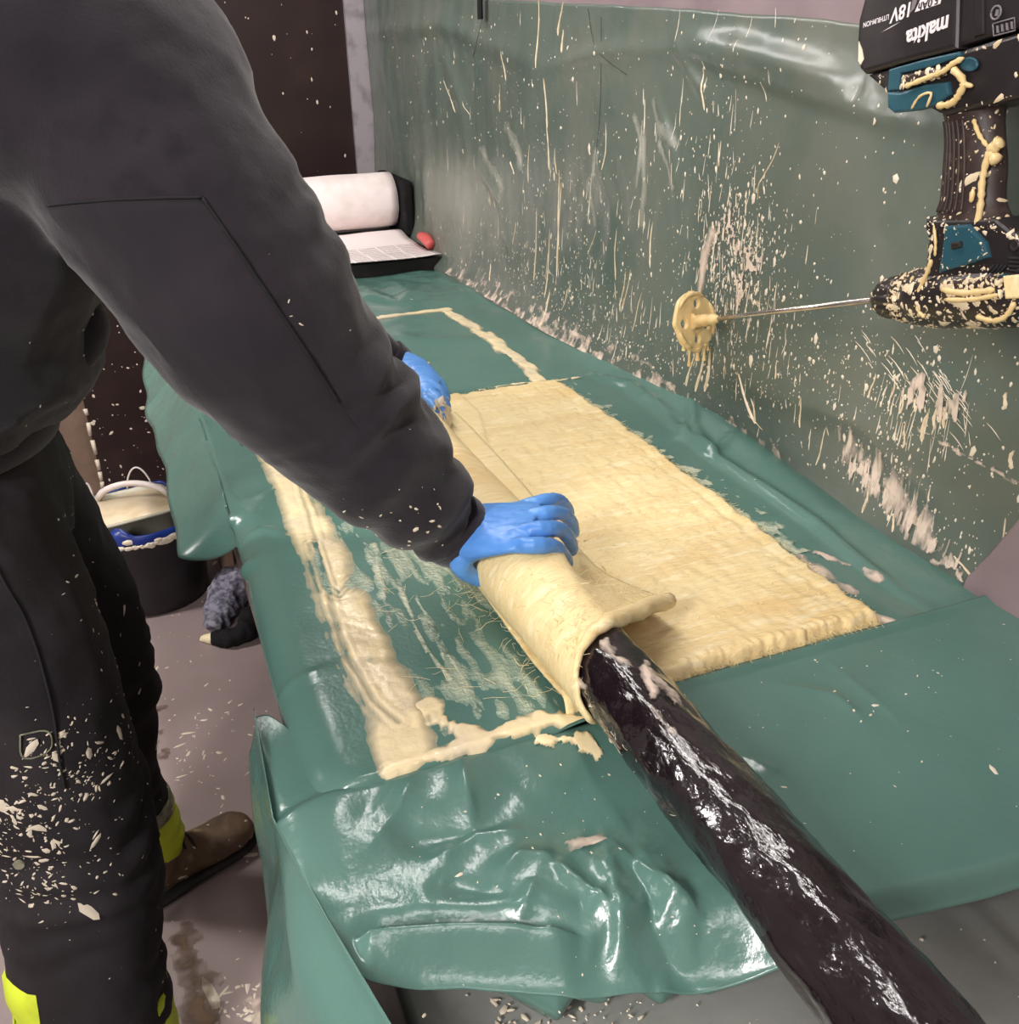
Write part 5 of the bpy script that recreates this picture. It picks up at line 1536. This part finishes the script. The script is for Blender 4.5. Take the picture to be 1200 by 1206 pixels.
cake([(0.695,1.279), (0.701,1.263), (0.716,1.254), (0.739,1.253)], .0035, XD - .036)
cake([(0.822,1.336), (0.815,1.319), (0.812,1.304)], .0020, XD - .035)
cake([(0.841,1.247), (0.848,1.263), (0.845,1.274)], .0022, XD - .028)
cake([(0.791,1.236), (0.772,1.233), (0.749,1.238)], .0035, XD - .014)
# hook out of frame that the drill hangs from
y, z = (0.631,1.311)
hk = tube('wall_hook', catmull([(1.005, y, z + .10), (.96, y, z + .10), (XD + .01, y, z + .09), (XD - .01, y, z + .06), (XD - .005, y, z + .042), (XD + .02, y, z + .040)], 5), .005, M_steel, None, n=10)
tag(hk, 'steel wall hook that the resin caked drill hangs from', 'hook')
slab('motor_housing', [(0.688,1.336), (0.609,1.353), (0.594,1.320), (0.587,1.281), (0.689,1.252), (0.702,1.297)], XD - .033, XD + .033, M_tool, .008)

# the paddle
DC = Vector((0.945,1.441,1.060))
sh0 = P0 + ax * .012
pd = empty('mixing_paddle', DC, 'mixing paddle in the drill chuck, its holed disc coated in cream resin', 'paddle')
sd = (sh0 - DC).normalized()
tube('shaft', [DC + sd * .01, DC + sd * .2, sh0], .0042, M_steel, pd, n=14)
ua, ub = frame_of(sd)
if ub.z < 0: ub = -ub
if ua.x < 0: ua = -ua
ua0 = ua.copy(); sd0 = sd.copy()
ua = (ua0 * math.cos(.42) - sd0 * math.sin(.42)).normalized(); sdn = (sd0 * math.cos(.42) + ua0 * math.sin(.42)).normalized()
def ang_pt(a, r): return (r * math.cos(a), r * math.sin(a))
bm = bmesh.new()
def loop(pts):
    vs = [bm.verts.new((p[0], p[1], 0)) for p in pts]
    return [bm.edges.new((vs[i], vs[(i + 1) % len(vs)])) for i in range(len(vs))]
E_ = loop([ang_pt(2 * PI * k / 56, .054 * (1 + .03 * math.sin(3 * 2 * PI * k / 56 + 1) + (.04 if (k % 14) < 2 else 0))) for k in range(56)])
for a in (80, 185, 275, 345):
    cx, cy = ang_pt(math.radians(a), .032)
    E_ += loop([(cx + .0085 * math.cos(t), cy + .0085 * math.sin(t)) for t in np.linspace(0, 2 * PI, 19)[:-1]])
bmesh.ops.triangle_fill(bm, use_beauty=True, edges=E_)
ex = bmesh.ops.extrude_face_region(bm, geom=list(bm.faces))
bmesh.ops.translate(bm, verts=[v for v in ex['geom'] if isinstance(v, bmesh.types.BMVert)], vec=(0, 0, .009))
for v in bm.verts:
    c = v.co.copy()
    v.co = DC + ua * c.x + ub * c.y + sdn * (c.z - .004 + .0015 * math.sin(c.x * 160) * math.cos(c.y * 130))
disc = bm_obj('disc', bm, M_discresin, pd, smooth=False)
md = disc.modifiers.new('b', 'BEVEL'); md.width = .002; md.segments = 2; md.limit_method = 'ANGLE'
# resin lump round the hub and along the shaft, and drips from the rim
tube('resin_hub', catmull([DC - ua * .01 + sd * .006, DC + sd * .012, DC + sd * .035, DC + sd * .075, DC + sd * .10], 5), [.014, .0145, .015, .014, .0125, .0115, .011, .012, .0115, .0105, .0105, .0115, .011, .0095, .0085, .0095, .010, .0075, .006, .005, .0045], M_discresin, pd, n=14)
for (a, l, r) in ((-60, .030, .0055), (-85, .022, .007), (-112, .034, .005), (-135, .016, .006), (-45, .02, .004)):
    c, s = math.cos(math.radians(a)), math.sin(math.radians(a))
    q = DC + ua * (.048 * c) + ub * (.048 * s) + sdn * .003
    tube('resin_drip', catmull([q, q + Vector((0, 0, -l * .5)), q + Vector((.001, 0, -l)), q + Vector((.001, 0, -l * 1.12))], 4), [r, r * .8, r * .6, r * .5, r * .45, r * .45, r * .5, r * .6, r * .7, r * .75, r * .7, r * .5, r * .2], M_discresin, pd, n=8)
for (a0, a1) in ((60, 150), (200, 250), (-30, 40)):
    pts = [DC + ua * (.05 * math.cos(math.radians(a))) + ub * (.05 * math.sin(math.radians(a))) + sdn * .006 for a in np.linspace(a0, a1, 10)]
    tube('resin_lip', pts, [.0015, .003, .004, .0035, .0045, .004, .003, .004, .003, .0015], M_discresin, pd, n=8)

# ------------------------------------------------------------------ white roll at the far end
wr = empty('glass_cloth_roll', (0.66, 3.45, 0.886), 'white roll of glass cloth with its printed end pulled out, on the black platform', 'roll')
RC = Vector((0.62, 3.50, 0.998)); rax = Vector((1, 0.03, 0)).normalized(); RRr = .111
rp = []
bx = rax.cross(Vector((0, 0, 1))).normalized()      # towards the viewer
if bx.y > 0: bx = -bx
def strip(name, prof, half, m, parent, nx=22, thick=.0025, wob=.002):
    """prof = points (towards viewer, up) from the roll axis"""
    V = []; F = []
    n = len(prof)
    for i, (u, w) in enumerate(prof):
        for k in range(nx):
            t = -half + 2 * half * k / (nx - 1)
            p = RC + rax * t + bx * u + Vector((0, 0, w))
            p.z += wob * float(vn(t * 9, i * .25, 3)); p.y += wob * float(vn(t * 7, i * .3, 9))
            V.append(p)
    for i in range(n - 1):
        for k in range(nx - 1):
            F.append((i * nx + k, i * nx + k + 1, (i + 1) * nx + k + 1, (i + 1) * nx + k))
    o = mesh(name, V, F, m, parent)
    md = o.modifiers.new('t', 'SOLIDIFY'); md.thickness = thick; md.offset = -1
    return o
prof = []
for a in np.linspace(-60, 360 + 250, 110):      # spiral of cloth
    t = math.radians(a); r = RRr * (.62 + .38 * (a + 60) / 670)
    prof.append((r * math.cos(t), r * math.sin(t)))
strip('roll_body', prof, .325, M_paper, wr)
flap = [(0.0, -RRr + .003)] + [(u, -RRr + .004 + .010 * math.exp(-((u - .10) / .07) ** 2) + .006 * math.sin(u * 14)) for u in np.linspace(.03, .53, 26)]
strip('printed_flap', flap, .325, M_print, wr, wob=.004)
tube('core', [RC - rax * .32, RC + rax * .32], .045, M_board, wr, n=20)
bm = bmesh.new(); box(bm, .955, .995, 3.38, 3.74, .886, 1.08, .012, 3)
kb = bm_obj('black_case', bm, M_ragb); tag(kb, 'black case standing between the white roll and the wall', 'case')
V, F = limb([((.962, 3.10, .905), .016), ((.968, 3.16, .915), .020), ((.972, 3.24, .912), .016)], 5, 14)
rc = mesh('red_cap', V, F, M_red); tag(rc, 'small red plastic piece beside the white roll end', 'cap')

# ------------------------------------------------------------------ bucket with its liner and tub
BC = Vector((-.105, 2.735, 0))
bu = empty('bucket', BC, 'black builders bucket with dark blue liner standing on the floor behind the person', 'bucket')
def lathe(name, c, prof, m, parent, n=56, label=None):
    V, F = ring_loft([(Vector(c) + Vector((0, 0, z)), Vector((r, 0, 0)), Vector((0, r, 0))) for r, z in prof], n, close=False)
    return mesh(name, V, F, m, parent, label=label)
lathe('body', BC, [(.002, .004), (.150, .003), (.158, .008), (.164, .06), (.175, .16), (.186, .262), (.190, .266), (.192, .275), (.188, .281), (.181, .279), (.178, .255), (.155, .02), (.002, .012)], M_bucket, bu)
V = []; F = []
n = 72
for i, (r, z) in enumerate([(.1805, .258), (.181, .262), (.181, .268), (.182, .283), (.186, .290), (.1905, .285), (.194, .276), (.195, .262)]):
    for k in range(n):
        t = 2 * PI * k / n
        w = .010 * vn(k * .45, i * .3, 2) * (i > 2) + (.03 * math.exp(-((t - 4.35) / .16) ** 2) if i in (3, 4) else 0)
        V.append(BC + Vector((r * math.cos(t) * 1.0, r * math.sin(t), z + float(w))))
for i in range(7):
    for k in range(n):
        k2 = (k + 1) % n
        F.append((i * n + k, i * n + k2, (i + 1) * n + k2, (i + 1) * n + k))
mesh('liner', V, F, M_blue, bu)
mb = MB(); rnd = random.Random(40)
for k in range(110):
    t = rnd.uniform(3.3, 6.1)
    blob(mb, BC + Vector((.197 * math.cos(t), .197 * math.sin(t), .262 + rnd.gauss(0, .004))), (math.cos(t), math.sin(t), .2), .005 * math.exp(rnd.gauss(0, .4)), .003, along=(-math.sin(t), math.cos(t), 0), asp=2, n=7, rnd=rnd)
mb.build('resin_rim', M_splat, bu, kind='stuff')
mt_ = empty('resin_tub', BC + Vector((-.02, .02, .02)), 'pale square tub of cream resin sitting inside the black bucket', 'tub')
# square tub with rounded corners
def rsq(hw, hd, z, n=40, p=5.0):
    out = []
    for k in range(n):
        t = 2 * PI * k / n
        c, s = math.cos(t), math.sin(t)
        out.append(Vector((hw * math.copysign(abs(c) ** (2 / p), c), hd * math.copysign(abs(s) ** (2 / p), s), z)))
    return out
TC = BC + Vector((-.030, .035, -.035)); rot = Matrix.Rotation(.22, 3, 'Z')
def rsq_loft(name, prof, m, parent, cap_last=False):
    V = []; F = []
    for (w, d, z) in prof:
        V += [TC + rot @ p for p in rsq(w, d, z)]
    n = 40
    for i in range(len(prof) - 1):
        for k in range(n):
            k2 = (k + 1) % n
            F.append((i * n + k, i * n + k2, (i + 1) * n + k2, (i + 1) * n + k))
    if cap_last:
        F.append(tuple((len(prof) - 1) * n + k for k in range(n)))
    F.append(tuple(reversed(range(n))))
    return mesh(name, V, F, m, parent)
rsq_loft('tub_wall', [(.100, .085, .06), (.112, .097, .15), (.130, .110, .318), (.136, .116, .320), (.136, .116, .328), (.127, .107, .328), (.124, .104, .300)], M_clear, mt_)
rsq_loft('resin_fill', [(.1, .08, .29), (.125, .105, .313), (.124, .104, .316)], M_resin, mt_, True)
def bail(p0, p1, h, lean, w):
    pts = []
    for k in range(13):
        u = k / 12
        p = Vector(p0) * (1 - u) + Vector(p1) * u
        e = math.sin(PI * u) ** .6
        pts.append(p + Vector((lean[0] * e, lean[1] * e, h * e)))
    tube('handle', pts, w, M_white, mt_, n=8)
a = TC + rot @ Vector((-.06, .105, .325)); b = TC + rot @ Vector((.126, .0, .325))
bail(a, b, .045, (.0, .0), .010)
bail(TC + rot @ Vector((.03, .11, .325)), TC + rot @ Vector((.10, .08, .325)), .07, (0, .01), .0028)
bail(TC + rot @ Vector((-.09, .11, .325)), TC + rot @ Vector((-.07, .11, .325)), .05, (0, .01), .0028)

# boards standing at the far end of the floor
bm = bmesh.new(); box(bm, -.237, .13, 3.50, 3.522, .002, 1.12, .002)
dp_ = bm_obj('plywood_panel', bm, M_brownply); tag(dp_, 'dark brown plywood panel with chipped white edge standing upright behind the bucket', 'panel')
mb = MB(); rnd = random.Random(60)
for k in range(110):
    s_ = .0026 * math.exp(rnd.gauss(0, .6))
    blob(mb, (rnd.uniform(-.23, .12), 3.50, rnd.uniform(.02, .9)), (0, -1, 0), min(s_, .009), .001, asp=rnd.uniform(1, 1.8), n=6, rnd=rnd)
z = .05
while z < .8:
    h = rnd.uniform(.02, .06)
    V, F = ring_loft([((-.237 + rnd.uniform(-.003, .003), 3.499, z), (.007, 0, 0), (0, .004, 0)), ((-.237, 3.499, z + h), (.008, 0, 0), (0, .004, 0))], 6)
    mb.add(V, F); z += h + rnd.uniform(0, .05)
mb.build('paint_spot', M_splat, dp_, kind='stuff')
bm = bmesh.new(); box(bm, -.95, -.10, 3.56, 3.585, .002, 1.05, .003)
bb_ = bm_obj('brown_board', bm, M_tan); tag(bb_, 'worn light brown board leaning upright behind the dark plywood panel', 'board')
# rag by the table leg
def lump(name, pts, rad, m, amp, seed):
    return remesh(name, [limb([(p, r) for p, r in zip(pts, rad)], 6, 18)], m, None, .006, 3, lambda co, no: amp * ridge(co[:, 0] * 22 + seed, co[:, 1] * 22, co[:, 2] * 18) + amp * .6 * fbm(co[:, 0] * 50, co[:, 1] * 50, co[:, 2] * 50))
r1 = lump('rag', [(0.034,2.410,0.020), (0.075,2.508,0.030), (0.112,2.570,0.060), (0.113,2.573,0.100)], [.022, .045, .055, .035], M_ragg, .012, 1.0)
tag(r1, 'crumpled grey speckled rag on the floor against the table leg', 'rag')
r2 = lump('rag', [(0.029,2.374,0.015), (0.078,2.342,0.022), (0.123,2.356,0.030), (0.142,2.454,0.030)], [.016, .026, .030, .022], M_ragb, .008, 4.0)
tag(r2, 'crumpled black rag lying in front of the grey rag', 'rag')
r3 = lump('foam_scrap', [(-0.003,2.392,0.012), (0.029,2.376,0.014), (0.058,2.385,0.012)], [.010, .016, .012], M_cream, .003, 8.0)
tag(r3, 'small off white scrap on the floor beside the black rag', 'scrap')

# floor dirt
mb = MB(); rnd = random.Random(50)
for k in range(260):
    x = rnd.uniform(-.45, .25); y = rnd.uniform(.9, 3.2)
    blob(mb, (x, y, 0), (0, 0, 1), .0022 * math.exp(rnd.gauss(0, .55)), .0012, asp=rnd.uniform(1, 3.5), n=6, rnd=rnd)
for (cx, cy, n, s) in (((-0.077,1.876,-0.000)[0], (-0.077,1.876,-0.000)[1], 32, .06), ((-0.016,1.983,0.000)[0], (-0.016,1.983,0.000)[1], 18, .05), ((-0.037,1.194,0.000)[0], (-0.037,1.194,0.000)[1], 34, .03), ((-0.094,1.209,0.000)[0], (-0.094,1.209,0.000)[1], 16, .03), ((0.029,1.587,0.000)[0], (0.029,1.587,0.000)[1], 40, .05)):
    for k in range(n):
        blob(mb, (rnd.gauss(cx, s), rnd.gauss(cy, s), 0), (0, 0, 1), .0022 * math.exp(rnd.gauss(0, .5)), .0012, asp=rnd.uniform(1, 5), n=6, jag=.4, rnd=rnd)
mb.build('resin_crumbs', M_splat, bpy.data.objects['floor'], kind='stuff')
def floor_smear(name, x0, x1, y0, y1, fn, m, thr=.05, res=.005):
    Xg, Yg = np.meshgrid(np.arange(x0, x1, res), np.arange(y0, y1, res))
    cov = fn(Xg, Yg); k = cov > thr
    keep = k[:-1, :-1] & k[1:, 1:] & k[1:, :-1] & k[:-1, 1:]
    grid_mesh(name, Xg, Yg, .0008 + .001 * sst(0, .6, cov), m, bpy.data.objects['floor'], keep=keep, attr=np.clip(cov, 0, 2), kind='stuff')
M_mud = cover_alpha(mat('brown_floor_stain', L(104, 82, 62), .6, .3, noise=(L(80, 62, 48), 30, .4, .7)), 0, 1.2)
def fl(pts, w, amp, seed):
    pts = [p[:2] for p in pts]
    return lambda X, Y: 1 - seg_dist(X, Y, pts)[0] / w + amp * fbm(X * 40, Y * 40, seed)
floor_smear('brown_stain', -.35, .15, .95, 1.6, fl([(-0.138,1.379,0.000), (-0.126,1.286,0.000), (-0.122,1.177,0.000)], .035, 1.0, 1), M_mud)
floor_smear('brown_stain', -.35, .15, 1.7, 2.4, fl([(-0.154,2.113,0.000), (-0.159,1.943,0.000)], .03, 1.2, 2), M_mud)
floor_smear('pale_stain', -.1, .25, 1.0, 1.35, fl([(-0.031,1.182,0.000), (-0.019,1.141,0.000)], .018, 1.2, 3), M_smear)
